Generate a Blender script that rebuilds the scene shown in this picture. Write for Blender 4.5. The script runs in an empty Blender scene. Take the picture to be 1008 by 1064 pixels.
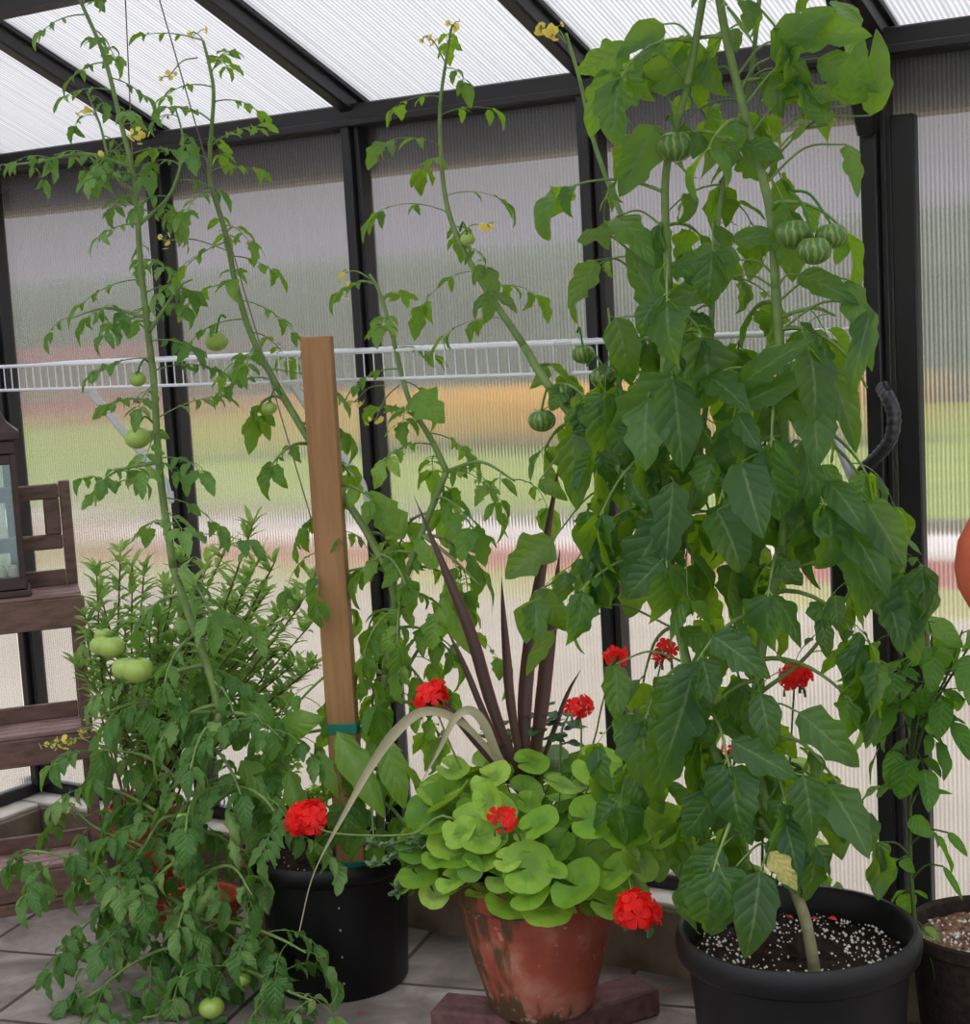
import bpy, math, random
import numpy as np
from mathutils import Matrix, Vector

# ------------------------------------------------------------------ camera, sky, exposure
SC = bpy.context.scene
COL = SC.collection
FOC, PITCH, ROLL, YAW = 1700.0, .1243, -.0568, .5677
CAM = np.array([3.498, -3.084, 1.45])
_F = np.array([-math.sin(YAW)*math.cos(PITCH), math.cos(YAW)*math.cos(PITCH), -math.sin(PITCH)])
_R0 = np.array([math.cos(YAW), math.sin(YAW), 0.0])
_U0 = np.cross(_R0, _F)
_R = math.cos(ROLL)*_R0 + math.sin(ROLL)*_U0
_U = math.cos(ROLL)*_U0 - math.sin(ROLL)*_R0
cd = bpy.data.cameras.new('camera')
cam = bpy.data.objects.new('camera', cd)
COL.objects.link(cam)
cd.sensor_fit = 'HORIZONTAL'
cd.sensor_width = 36.0
cd.lens = FOC/1008*36.0
cd.clip_start = .05
cam.matrix_world = Matrix(((_R[0], _U[0], -_F[0], CAM[0]), (_R[1], _U[1], -_F[1], CAM[1]),
                           (_R[2], _U[2], -_F[2], CAM[2]), (0, 0, 0, 1)))
SC.camera = cam

SKY_COLOR, SKY_STRENGTH = (.93, .945, 1.0), 1.75
SUN_STRENGTH = 1.3
SC.view_settings.view_transform = 'Standard'
SC.view_settings.look = 'None'
SC.view_settings.gamma = 1.0
SC.view_settings.use_curve_mapping = False
SC.view_settings.exposure = 0.5
w = bpy.data.worlds.new('overcast_sky')
SC.world = w
w.use_nodes = True
bg = w.node_tree.nodes['Background']
bg.inputs[1].default_value = SKY_STRENGTH
_tc = w.node_tree.nodes.new('ShaderNodeTexCoord')
_sp = w.node_tree.nodes.new('ShaderNodeSeparateXYZ')
_rp = w.node_tree.nodes.new('ShaderNodeValToRGB')
w.node_tree.links.new(_tc.outputs['Generated'], _sp.inputs[0])
w.node_tree.links.new(_sp.outputs[2], _rp.inputs[0])
w.node_tree.links.new(_rp.outputs[0], bg.inputs[0])
# overcast dome: dim below the skyline, brightest overhead
_el = _rp.color_ramp.elements
_el[0].position, _el[0].color = 0.0, (SKY_COLOR[0]*.30, SKY_COLOR[1]*.30, SKY_COLOR[2]*.30, 1)
_el[1].position, _el[1].color = 1.0, (*SKY_COLOR, 1)
_e = _el.new(.10)
_e.color = (SKY_COLOR[0]*.38, SKY_COLOR[1]*.38, SKY_COLOR[2]*.38, 1)
sd = bpy.data.lights.new('hazy_sun', 'SUN')
sd.energy = SUN_STRENGTH
sd.angle = math.radians(50)
sd.color = (1.0, .97, .92)
sun = bpy.data.objects.new('hazy_sun', sd)
COL.objects.link(sun)
sun.rotation_euler = (math.radians(-28), math.radians(-14), 0)
cy = SC.cycles
cy.max_bounces = 10
cy.transmission_bounces = 8
cy.transparent_max_bounces = 12
cy.diffuse_bounces = 4
cy.caustics_reflective = False
cy.sample_clamp_indirect = 6.0


def on_y(px, py, Y):
    """world point on the plane at distance -Y in front of the glazed wall along a sight line"""
    d = _F + _R*(px-504)/FOC - _U*(py-532)/FOC
    return CAM + d*(Y-CAM[1])/d[1]


def path_y(pts):
    return [on_y(*p) for p in pts]


def lin(c):
    return tuple(((v/255)/12.92 if v/255 <= .04045 else ((v/255+.055)/1.055)**2.4) for v in c)


# ------------------------------------------------------------------ materials
def new_mat(name):
    m = bpy.data.materials.new(name)
    m.use_nodes = True
    nt = m.node_tree
    for n in list(nt.nodes):
        nt.nodes.remove(n)
    out = nt.nodes.new('ShaderNodeOutputMaterial')
    return m, nt, out


class NT:
    """small helper that wires shader nodes"""
    def __init__(s, nt):
        s.nt = nt

    def n(s, kind, props=None, **ins):
        nd = s.nt.nodes.new('ShaderNode'+kind)
        for k, v in (props or {}).items():
            setattr(nd, k, v)
        for k, v in ins.items():
            key = int(k[1:]) if k[0] == 'i' and k[1:].isdigit() else k.replace('_', ' ')
            s.set(nd.inputs[key], v)
        return nd

    def set(s, sock, v):
        if isinstance(v, bpy.types.NodeSocket):
            s.nt.links.new(v, sock)
        elif isinstance(v, tuple) and len(v) == 3 and sock.type == 'RGBA':
            sock.default_value = (*v, 1)
        else:
            sock.default_value = v

    def math(s, op, a, b=0.0, c=None):
        nd = s.nt.nodes.new('ShaderNodeMath')
        nd.operation = op
        s.set(nd.inputs[0], a)
        s.set(nd.inputs[1], b)
        if c is not None:
            s.set(nd.inputs[2], c)
        return nd.outputs[0]

    def vmath(s, op, a, b=None, scale=None):
        nd = s.nt.nodes.new('ShaderNodeVectorMath')
        nd.operation = op
        s.set(nd.inputs[0], a)
        if b is not None:
            s.set(nd.inputs[1], b)
        if scale is not None:
            s.set(nd.inputs['Scale'], scale)
        return nd.outputs[0]

    def ramp(s, fac, stops):
        nd = s.nt.nodes.new('ShaderNodeValToRGB')
        el = nd.color_ramp.elements
        while len(el) < len(stops):
            el.new(.5)
        for e, (p, c) in zip(el, stops):
            e.position = p
            e.color = (*c, 1)
        s.set(nd.inputs[0], fac)
        return nd.outputs[0]

    def mix(s, fac, a, b):
        nd = s.nt.nodes.new('ShaderNodeMix')
        nd.data_type = 'RGBA'
        s.set(nd.inputs[0], fac)
        s.set(nd.inputs[6], a)
        s.set(nd.inputs[7], b)
        return nd.outputs[2]


def simple(name, rgb, rough=.5, spec=.5, metal=0, noise=0.0, nscale=20, bump=0.0, stretch=None, rgb2=None):
    m, nt, out = new_mat(name)
    g = NT(nt)
    p = g.n('BsdfPrincipled')
    p.inputs['Roughness'].default_value = rough
    p.inputs['Metallic'].default_value = metal
    p.inputs['Specular IOR Level'].default_value = spec
    base = lin(rgb)
    if noise or bump or rgb2:
        tc = g.n('TexCoord')
        co = tc.outputs['Object']
        if stretch:
            mp = g.n('Mapping', Vector=co)
            mp.inputs['Scale'].default_value = stretch
            co = mp.outputs[0]
        nz = g.n('TexNoise', Vector=co, Scale=float(nscale), Detail=5.0)
        b2 = lin(rgb2) if rgb2 else tuple(v*(1-noise) for v in base)
        c = g.ramp(nz.outputs[0], [(.32, b2), (.68, base)])
        g.set(p.inputs['Base Color'], c)
        if bump:
            b = g.n('Bump', Strength=bump, Distance=.003, Height=nz.outputs[0])
            g.set(p.inputs['Normal'], b.outputs[0])
    else:
        p.inputs['Base Color'].default_value = (*base, 1)
    nt.links.new(p.outputs[0], out.inputs[0])
    return m


def leaf_mat(name, dark, mid, light, trans, tfac=.35, rough=.42, vein=(150, 175, 110), zone=None, quilt=.5, spec=.4):
    m, nt, out = new_mat(name)
    g = NT(nt)
    at = g.n('Attribute', {'attribute_name': 'tone'})
    uv = g.n('UVMap', {'uv_map': 'UVMap'})
    sep = g.n('SeparateXYZ', i0=uv.outputs[0])
    u, v = sep.outputs[0], sep.outputs[1]
    au = g.math('ABSOLUTE', u)
    tc = g.n('TexCoord')
    nz = g.n('TexNoise', Vector=tc.outputs['Object'], Scale=60.0, Detail=3.0)
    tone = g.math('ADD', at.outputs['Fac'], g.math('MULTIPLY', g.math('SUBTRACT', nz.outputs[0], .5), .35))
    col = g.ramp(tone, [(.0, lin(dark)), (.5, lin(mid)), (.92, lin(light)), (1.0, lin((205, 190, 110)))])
    if zone:
        # horseshoe zone of the geranium leaf: u,v run over the disc
        r = g.math('SQRT', g.math('ADD', g.math('MULTIPLY', u, u), g.math('MULTIPLY', v, v)))
        ring = g.ramp(r, [(.0, (.45,)*3), (.34, (.55,)*3), (.6, (.0,)*3)])
        col = g.mix(ring, col, lin(zone))
        an = g.math('ARCTAN2', v, u)
        sv = g.math('ABSOLUTE', g.math('SINE', g.math('MULTIPLY', an, 4.5)))
        side = g.math('LESS_THAN', g.math('MULTIPLY', sv, g.math('ADD', r, .12)), .045)
        veinf = side
        hgt = g.math('MULTIPLY', sv, .6)
    else:
        midrib = g.math('LESS_THAN', au, .07)
        ph = g.math('FRACT', g.math('SUBTRACT', g.math('MULTIPLY', v, 6.0), g.math('MULTIPLY', au, 1.5)))
        side = g.math('LESS_THAN', ph, .08)
        veinf = g.math('MAXIMUM', midrib, g.math('MULTIPLY', side, .4))
        hgt = g.math('SINE', g.math('MULTIPLY', ph, math.pi))
    col2 = g.mix(g.math('MULTIPLY', veinf, .32), col, lin(vein))
    b = g.n('Bump', Strength=quilt, Distance=.003, Height=hgt)
    p = g.n('BsdfPrincipled', Base_Color=col2, Roughness=rough, Normal=b.outputs[0])
    p.inputs['Specular IOR Level'].default_value = spec
    tr = g.n('BsdfTranslucent', Color=g.mix(g.math('MULTIPLY', veinf, .5), lin(trans), tuple(x*.35 for x in lin(trans))))
    mx = g.n('MixShader', i0=tfac, i1=p.outputs[0], i2=tr.outputs[0])
    nt.links.new(mx.outputs[0], out.inputs[0])
    return m


def polycarbonate(name, axis, period, haze, tint, amp=.55, ior=1.10, rough=.05, dark_ribs=.55, perturb_axis=None):
    """fluted twin-wall sheet: ribs run across `axis`; refracts what is behind, with a milky part"""
    m, nt, out = new_mat(name)
    g = NT(nt)
    tc = g.n('TexCoord')
    sep = g.n('SeparateXYZ', i0=tc.outputs['Object'])
    c = sep.outputs[axis]
    ph = g.math('MULTIPLY', c, 2*math.pi/period)
    s1 = g.math('SINE', ph)
    wn = g.n('TexWhiteNoise', {'noise_dimensions': '3D'}, Vector=g.vmath('SCALE', tc.outputs['Object'], scale=9000.0))
    nz = g.n('TexNoise', {'noise_dimensions': '1D'}, W=g.math('MULTIPLY', c, 14.0), Detail=2.0)
    defl = g.math('ADD', g.math('MULTIPLY', s1, .7), g.math('MULTIPLY', g.math('SUBTRACT', wn.outputs['Value'], .5), 1.7))
    defl = g.math('MULTIPLY', defl, amp)
    geo = g.n('NewGeometry')
    ax = [(1, 0, 0), (0, 1, 0), (0, 0, 1)][axis]
    nvec = g.vmath('NORMALIZE', g.vmath('ADD', geo.outputs['Normal'], g.vmath('SCALE', ax, scale=defl)))
    rf = g.n('BsdfRefraction', Color=tint, Roughness=rough, IOR=ior, Normal=nvec)
    ribf = g.math('MULTIPLY_ADD', g.math('SINE', g.math('ADD', ph, 1.0)), .5, .5)
    ribf = g.math('POWER', ribf, 1.5)
    lo, hi = 1-dark_ribs, 1.0
    k = g.math('MULTIPLY_ADD', ribf, hi-lo, lo)
    k = g.math('MULTIPLY', k, g.math('MULTIPLY_ADD', nz.outputs[0], .5, .75))
    colr = g.mix(k, (.06, .06, .06), (.95, .95, .96))
    tl = g.n('BsdfTranslucent', Color=colr)
    df = g.n('BsdfDiffuse', Color=g.mix(k, (.12, .12, .12), (.55, .55, .56)))
    milky = g.n('MixShader', i0=.25, i1=tl.outputs[0], i2=df.outputs[0])
    a = g.n('MixShader', i0=haze, i1=rf.outputs[0], i2=milky.outputs[0])
    gl = g.n('BsdfGlossy', Color=(.8, .8, .8), Roughness=.25)
    b = g.n('MixShader', i0=.03, i1=a.outputs[0], i2=gl.outputs[0])
    nt.links.new(b.outputs[0], out.inputs[0])
    return m


def wood(name, rgb, rgb2, scale, rough=.6):
    m, nt, out = new_mat(name)
    g = NT(nt)
    tc = g.n('TexCoord')
    mp = g.n('Mapping', Vector=tc.outputs['Object'])
    mp.inputs['Scale'].default_value = scale
    nz = g.n('TexNoise', Vector=mp.outputs[0], Scale=9.0, Detail=6.0, Distortion=.4)
    n2 = g.n('TexNoise', Vector=tc.outputs['Object'], Scale=4.0, Detail=2.0)
    c = g.ramp(nz.outputs[0], [(.3, lin(rgb2)), (.55, lin(rgb)), (.75, tuple(v*1.15 for v in lin(rgb)))])
    c = g.mix(g.math('MULTIPLY', n2.outputs[0], .5), c, tuple(v*.75 for v in lin(rgb)))
    p = g.n('BsdfPrincipled', Base_Color=c, Roughness=rough)
    b = g.n('Bump', Strength=.25, Distance=.001, Height=nz.outputs[0])
    g.set(p.inputs['Normal'], b.outputs[0])
    nt.links.new(p.outputs[0], out.inputs[0])
    return m


M = {}
M['frame'] = simple('charcoal_aluminium', (30, 28, 30), .45, .5)
M['frame_light'] = simple('grey_sill_profile', (74, 72, 74), .45)
M['white_wire'] = simple('white_coated_wire', (228, 230, 236), .3)
M['tomato_leaf_right'] = leaf_mat('big_tomato_leaf', (26, 54, 32), (48, 84, 46), (104, 144, 60), (176, 226, 36), .40, .40)
M['tomato_leaf_mid'] = leaf_mat('mid_tomato_leaf', (40, 78, 30), (68, 114, 44), (132, 164, 78), (170, 218, 50), .4, .45)
M['tomato_leaf_left'] = leaf_mat('left_tomato_leaf', (44, 82, 42), (80, 124, 60), (140, 170, 100), (145, 195, 65), .34, .5)
M['herb_leaf'] = leaf_mat('snapdragon_leaf', (96, 138, 66), (142, 182, 100), (186, 212, 140), (190, 225, 110), .42, .5)
M['geranium_leaf'] = leaf_mat('lime_geranium_leaf', (66, 110, 32), (122, 166, 46), (176, 208, 90), (170, 210, 40), .3, .5,
                              vein=(120, 165, 50), zone=(66, 112, 40), quilt=.35)
M['pepper_leaf'] = leaf_mat('pepper_leaf', (46, 92, 30), (78, 132, 44), (130, 170, 75), (140, 195, 45), .36, .42)
M['parsley_leaf'] = leaf_mat('parsley_leaf', (96, 140, 40), (136, 180, 60), (176, 205, 90), (170, 205, 60), .35, .5)
M['sage_leaf'] = leaf_mat('grey_green_sprig', (84, 116, 82), (122, 152, 112), (164, 186, 146), (120, 160, 90), .25, .6)
M['dark_geranium_leaf'] = leaf_mat('dark_leaf', (30, 62, 36), (52, 92, 52), (100, 130, 70), (90, 140, 50), .28, .45)
M['stem'] = simple('green_stem', (122, 148, 84), .55, .3, noise=.35, nscale=30)
M['stem_dark'] = simple('dark_green_stem', (84, 108, 56), .55, .3, noise=.4, nscale=30)
M['stem_brown'] = simple('brown_stem', (112, 92, 60), .6, .3, noise=.4, nscale=30)
m, nt, out = new_mat('scarlet_petal')
g = NT(nt)
p = g.n('BsdfPrincipled', Base_Color=lin((252, 48, 46)), Roughness=.5)
p.inputs['Specular IOR Level'].default_value = .25
tr = g.n('BsdfTranslucent', Color=lin((255, 60, 50)))
mx = g.n('MixShader', i0=.4, i1=p.outputs[0], i2=tr.outputs[0])
nt.links.new(mx.outputs[0], out.inputs[0])
M['petal_red'] = m
m, nt, out = new_mat('yellow_petal')
g = NT(nt)
mx = g.n('MixShader', i0=.45, i1=g.n('BsdfDiffuse', Color=lin((250, 232, 124))).outputs[0],
         i2=g.n('BsdfTranslucent', Color=lin((255, 240, 130))).outputs[0])
nt.links.new(mx.outputs[0], out.inputs[0])
M['petal_yellow'] = m
M['dry_leaf'] = simple('dry_leaf', (176, 170, 138), .6, .3, noise=.25, nscale=8)
M['soil'] = simple('black_potting_soil', (52, 40, 36), .95, .1, noise=.6, nscale=90, bump=1.0)
M['gravel_soil'] = simple('brown_gritty_soil', (150, 118, 96), .95, .1, rgb2=(62, 44, 36), nscale=120, bump=1.0)
M['perlite'] = simple('perlite', (222, 216, 208), .9, .1)
M['black_plastic'] = simple('black_plastic', (12, 12, 13), .42, .32, nscale=9, rgb2=(19, 19, 20))
M['steel'] = simple('steel_rivet', (190, 190, 195), .25, .5, metal=1)
M['brown_pot'] = simple('rough_brown_pot', (58, 48, 40), .9, .2, rgb2=(36, 30, 26), nscale=70, bump=.8)
M['red_pot'] = simple('red_glazed_pot', (176, 58, 48), .4, .5, noise=.25, nscale=12)
M['pink_pot'] = simple('dusty_pink_pot', (176, 112, 108), .7, .3, noise=.2, nscale=12)
M['terracotta'] = simple('terracotta', (192, 96, 66), .8, .2, noise=.25, nscale=14)
M['brick'] = simple('red_brown_paver_brick', (112, 80, 78), .9, .2, rgb2=(84, 60, 60), nscale=40, bump=.5)
M['concrete'] = simple('rough_concrete', (146, 132, 114), .9, .2, rgb2=(104, 92, 76), nscale=9, bump=.3)
M['concrete_top'] = simple('pale_concrete', (226, 220, 212), .9, .2, rgb2=(190, 182, 172), nscale=7, bump=.2)
M['stake'] = wood('pale_cedar', (160, 118, 74), (134, 94, 54), (6, 6, .5))
M['bench'] = wood('weathered_mahogany', (116, 88, 78), (80, 58, 50), (2, 2, 8))
M['bench_top'] = wood('weathered_slat', (146, 118, 112), (112, 86, 80), (2, 2, 8))
M['lantern'] = simple('dark_bronze', (64, 44, 42), .45, .5, noise=.35, nscale=12)
M['cable'] = simple('dark_cable', (40, 40, 46), .3, .6)
M['teal'] = simple('teal_tape', (28, 112, 100), .5, .4)
M['twine'] = simple('grey_twine', (120, 108, 100), .8, .1)
M['grey_plastic'] = simple('blue_grey_plastic', (118, 126, 138), .5, .4)
M['candle'] = simple('ivory_wax', (226, 218, 196), .5, .4)

m, nt, out = new_mat('clear_glass')
g = NT(nt)
mx = g.n('MixShader', i0=.12, i1=g.n('BsdfTransparent', Color=(.82, .9, .9)).outputs[0],
         i2=g.n('BsdfGlossy', Color=(.9, .95, .95), Roughness=.05).outputs[0])
nt.links.new(mx.outputs[0], out.inputs[0])
M['glass'] = m

M['wall_poly'] = polycarbonate('fluted_wall_sheet', 0, .0088, .24, (.97, .97, .98), amp=.45, ior=1.10, rough=.07, dark_ribs=.85)
M['left_poly'] = polycarbonate('fluted_side_sheet', 1, .0088, .24, (.97, .97, .98), amp=.45, ior=1.10, rough=.07, dark_ribs=.85)
M['roof_poly'] = polycarbonate('fluted_roof_sheet', 0, .0105, .75, (.93, .93, .95), amp=.4, ior=1.10, rough=.2, dark_ribs=.35)

# terracotta with algae stains
m, nt, out = new_mat('stained_terracotta')
g = NT(nt)
tc = g.n('TexCoord')
mp = g.n('Mapping', Vector=tc.outputs['Object'])
mp.inputs['Scale'].default_value = (22, 22, 3.0)
n1 = g.n('TexNoise', Vector=mp.outputs[0], Scale=1.6, Detail=6.0)
n2 = g.n('TexNoise', Vector=tc.outputs['Object'], Scale=11.0, Detail=6.0)
n3 = g.n('TexNoise', Vector=tc.outputs['Object'], Scale=55.0, Detail=5.0)
base = g.ramp(n2.outputs[0], [(.3, lin((134, 60, 42))), (.5, lin((158, 78, 56))), (.7, lin((184, 124, 104)))])
sp = g.n('SeparateXYZ', i0=tc.outputs['Object'])
low = g.math('SUBTRACT', .6, g.math('MULTIPLY', sp.outputs[2], 9.0))
low = g.math('MAXIMUM', low, 0.0)
leftside = g.math('MAXIMUM', g.math('MULTIPLY', g.math('ADD', g.math('MULTIPLY', sp.outputs[0], -.6), g.math('MULTIPLY', sp.outputs[1], -.7)), 4.6), -.3)
alg = g.math('ADD', g.math('ADD', n1.outputs[0], g.math('MULTIPLY', low, .45)), g.math('MULTIPLY', leftside, .42))
algf = g.ramp(alg, [(.66, (0, 0, 0)), (.76, (.85,)*3)])
c = g.mix(algf, base, lin((64, 58, 28)))
wf = g.ramp(g.math('ADD', n3.outputs[0], g.math('MULTIPLY', low, .12)), [(.64, (0, 0, 0)), (.75, (.55,)*3)])
c = g.mix(wf, c, lin((205, 170, 150)))
p = g.n('BsdfPrincipled', Base_Color=c, Roughness=.75)
nt.links.new(p.outputs[0], out.inputs[0])
M['old_terracotta'] = m

# slate pavers
m, nt, out = new_mat('slate_pavers')
g = NT(nt)
tc = g.n('TexCoord')
mp = g.n('Mapping', Vector=tc.outputs['Object'])
mp.inputs['Rotation'].default_value = (0, 0, math.radians(-14))
br = g.n('TexBrick', Vector=mp.outputs[0], Scale=1.0, Mortar_Size=.006, Bias=0.0, Brick_Width=.52, Row_Height=.34)
br.inputs['Color1'].default_value = (.35, .35, .35, 1)
br.inputs['Color2'].default_value = (.75, .75, .75, 1)
n1 = g.n('TexNoise', Vector=tc.outputs['Object'], Scale=7.0, Detail=9.0, Distortion=.9)
n2 = g.n('TexNoise', Vector=tc.outputs['Object'], Scale=38.0, Detail=5.0)
c = g.ramp(g.math('ADD', g.math('MULTIPLY', n1.outputs[0], .7), g.math('MULTIPLY', br.outputs[0], .3)),
           [(.34, lin((78, 72, 69))), (.5, lin((122, 114, 109))), (.66, lin((164, 156, 150)))])
c = g.mix(g.math('MULTIPLY', n2.outputs[0], .35), c, lin((126, 110, 100)))
c = g.mix(br.outputs['Fac'], c, lin((62, 54, 48)))
h = g.math('SUBTRACT', g.math('ADD', g.math('MULTIPLY', n1.outputs[0], .5), g.math('MULTIPLY', n2.outputs[0], .15)), br.outputs['Fac'])
b = g.n('Bump', Strength=.6, Distance=.006, Height=h)
p = g.n('BsdfPrincipled', Base_Color=c, Roughness=.75, Normal=b.outputs[0])
nt.links.new(p.outputs[0], out.inputs[0])
M['pavers'] = m


def tomato_mat(name, a, b2, stripe):
    m, nt, out = new_mat(name)
    g = NT(nt)
    uv = g.n('UVMap', {'uv_map': 'UVMap'})
    sep = g.n('SeparateXYZ', i0=uv.outputs[0])
    tc = g.n('TexCoord')
    nz = g.n('TexNoise', Vector=tc.outputs['Object'], Scale=70.0, Detail=3.0)
    s = g.math('SINE', g.math('ADD', g.math('MULTIPLY', sep.outputs[0], 2*math.pi*13), g.math('MULTIPLY', nz.outputs[0], 9.0)))
    f = g.math('MULTIPLY', g.math('GREATER_THAN', s, .45), stripe)
    c = g.mix(f, lin(a), lin(b2))
    p = g.n('BsdfPrincipled', Base_Color=c, Roughness=.28)
    p.inputs['Subsurface Weight'].default_value = .0
    nt.links.new(p.outputs[0], out.inputs[0])
    return m


M['striped_tomato'] = tomato_mat('striped_green_tomato', (72, 106, 44), (124, 150, 66), .75)
M['green_tomato'] = tomato_mat('smooth_green_tomato', (152, 178, 84), (140, 168, 76), .25)
M['orange_tomato'] = tomato_mat('turning_tomato', (206, 160, 56), (190, 150, 60), .5)

m, nt, out = new_mat('maroon_spike')
g = NT(nt)
uv = g.n('UVMap', {'uv_map': 'UVMap'})
sep = g.n('SeparateXYZ', i0=uv.outputs[0])
au = g.math('ABSOLUTE', sep.outputs[0])
st = g.n('TexNoise', {'noise_dimensions': '1D'}, W=g.math('MULTIPLY', sep.outputs[0], 5.0), Detail=3.0)
c = g.ramp(st.outputs[0], [(.3, lin((48, 38, 36))), (.6, lin((86, 70, 62))), (.8, lin((116, 98, 88)))])
c = g.mix(g.math('GREATER_THAN', au, .9), c, lin((140, 52, 54)))
p = g.n('BsdfPrincipled', Base_Color=c, Roughness=.4)
tr = g.n('BsdfTranslucent', Color=lin((120, 50, 44)))
mx = g.n('MixShader', i0=.10, i1=p.outputs[0], i2=tr.outputs[0])
nt.links.new(mx.outputs[0], out.inputs[0])
M['spike'] = m


# ------------------------------------------------------------------ mesh builder
def nrm(v):
    v = np.asarray(v, float)
    l = math.sqrt(v @ v)
    return v/l if l > 1e-12 else v


def rot(v, k, a):
    c, s = math.cos(a), math.sin(a)
    return v*c + np.cross(k, v)*s + k*(k @ v)*(1-c)


def smooth_path(pts, sub=5):
    P = [np.asarray(p, float) for p in pts]
    if len(P) < 3:
        return [P[0] + (P[-1]-P[0])*i/sub for i in range(sub+1)]
    out = []
    for i in range(len(P)-1):
        p0 = P[i-1] if i else 2*P[0]-P[1]
        p1, p2 = P[i], P[i+1]
        p3 = P[i+2] if i+2 < len(P) else 2*P[-1]-P[-2]
        for k in range(sub):
            t = k/sub
            out.append(.5*(2*p1 + (p2-p0)*t + (2*p0-5*p1+4*p2-p3)*t*t + (3*p1-p0-3*p2+p3)*t**3))
    out.append(P[-1])
    return out


class MB:
    def __init__(s):
        s.v, s.f, s.uv, s.tone, s.mi = [], [], [], [], []

    def add(s, verts, faces, uv=None, tone=.5, mi=0):
        o = len(s.v)
        s.v.extend(verts)
        s.f.extend([tuple(i+o for i in f) for f in faces])
        s.mi.extend([mi]*len(faces))
        s.uv.extend(uv if uv is not None else [(0.5, 0.5)]*len(verts))
        s.tone.extend([tone]*len(verts))

    def tube(s, pts, r0, r1=None, sides=7, caps=True, ripple=None):
        pts = [np.asarray(p, float) for p in pts]
        n = len(pts)
        r1 = r0 if r1 is None else r1
        vs, fs = [], []
        t = nrm(pts[1]-pts[0])
        a = nrm(np.cross(t, (0, 0, 1) if abs(t[2]) < .9 else (1, 0, 0)))
        for i, p in enumerate(pts):
            t = nrm(pts[min(i+1, n-1)] - pts[max(i-1, 0)])
            a = nrm(a - t*(a @ t))
            b = np.cross(t, a)
            r = r0 + (r1-r0)*i/(n-1)
            if ripple:
                r *= ripple(i)
            for k in range(sides):
                an = 2*math.pi*k/sides
                vs.append(p + a*(r*math.cos(an)) + b*(r*math.sin(an)))
        for i in range(n-1):
            for k in range(sides):
                k2 = (k+1) % sides
                fs.append((i*sides+k, i*sides+k2, (i+1)*sides+k2, (i+1)*sides+k))
        if caps:
            fs.append(tuple(range(sides-1, -1, -1)))
            fs.append(tuple((n-1)*sides+k for k in range(sides)))
        s.add(vs, fs)

    def box(s, c, size, ax=None, mi=0, bev=0.0):
        """box centred at c with full sizes along the three axes `ax` (default world), edges eased by bev"""
        ax = ax or (np.array((1, 0, 0.)), np.array((0, 1, 0.)), np.array((0, 0, 1.)))
        c = np.asarray(c, float)
        h = [v/2 for v in size]
        if bev <= 0:
            vs = [c + ax[0]*(h[0]*x) + ax[1]*(h[1]*y) + ax[2]*(h[2]*z) for x in (-1, 1) for y in (-1, 1) for z in (-1, 1)]
            s.add(vs, [(0, 1, 3, 2), (4, 6, 7, 5), (0, 4, 5, 1), (2, 3, 7, 6), (0, 2, 6, 4), (1, 5, 7, 3)], mi=mi)
            return
        # chamfered box: 24 verts
        vs, idx = [], {}
        for x in (-1, 1):
            for y in (-1, 1):
                for z in (-1, 1):
                    for k in range(3):
                        o = [h[0]*x, h[1]*y, h[2]*z]
                        for j in range(3):
                            if j != k:
                                o[j] -= bev*(x, y, z)[j]
                        idx[(x, y, z, k)] = len(vs)
                        vs.append(c + ax[0]*o[0] + ax[1]*o[1] + ax[2]*o[2])
        fs = []
        I = lambda x, y, z, k: idx[(x, y, z, k)]
        for sg in (-1, 1):
            fs.append([I(sg, a, b, 0) for a, b in ((-1, -1), (1, -1), (1, 1), (-1, 1))])
            fs.append([I(a, sg, b, 1) for a, b in ((-1, -1), (1, -1), (1, 1), (-1, 1))])
            fs.append([I(a, b, sg, 2) for a, b in ((-1, -1), (1, -1), (1, 1), (-1, 1))])
        for a in (-1, 1):
            for b in (-1, 1):
                fs.append([I(a, b, -1, 0), I(a, b, 1, 0), I(a, b, 1, 1), I(a, b, -1, 1)])
                fs.append([I(a, -1, b, 0), I(a, 1, b, 0), I(a, 1, b, 2), I(a, -1, b, 2)])
                fs.append([I(-1, a, b, 1), I(1, a, b, 1), I(1, a, b, 2), I(-1, a, b, 2)])
        for x in (-1, 1):
            for y in (-1, 1):
                for z in (-1, 1):
                    fs.append([I(x, y, z, 0), I(x, y, z, 1), I(x, y, z, 2)])
        # orient outward
        o2 = []
        for f in fs:
            P = [vs[i] for i in f]
            nn = np.cross(P[1]-P[0], P[2]-P[0])
            o2.append(tuple(f) if nn @ (sum(P)/len(P)-c) > 0 else tuple(reversed(f)))
        s.add(vs, o2, mi=mi)

    def bar(s, a, b, w, t, up=(0, 0, 1), mi=0, bev=0.0):
        a, b = np.asarray(a, float), np.asarray(b, float)
        d = nrm(b-a)
        sd = nrm(np.cross(d, up))
        u = np.cross(sd, d)
        s.box((a+b)/2, (np.linalg.norm(b-a), w, t), (d, sd, u), mi, bev)

    def lathe(s, prof, c=(0, 0, 0), seg=48, mi=0, wob=None, lobes=None):
        vs, fs, uv = [], [], []
        n = len(prof)
        for k in range(seg+1):
            an = 2*math.pi*k/seg
            q = 1.0 if not lobes else lobes(an)
            for i, (r, z) in enumerate(prof):
                rr = r*q
                vs.append(np.array((c[0]+rr*math.cos(an), c[1]+rr*math.sin(an), c[2]+z)))
                uv.append((k/seg, i/(n-1)))
        for k in range(seg):
            for i in range(n-1):
                fs.append((k*n+i, (k+1)*n+i, (k+1)*n+i+1, k*n+i+1))
        s.add(vs, fs, uv, mi=mi)

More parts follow.
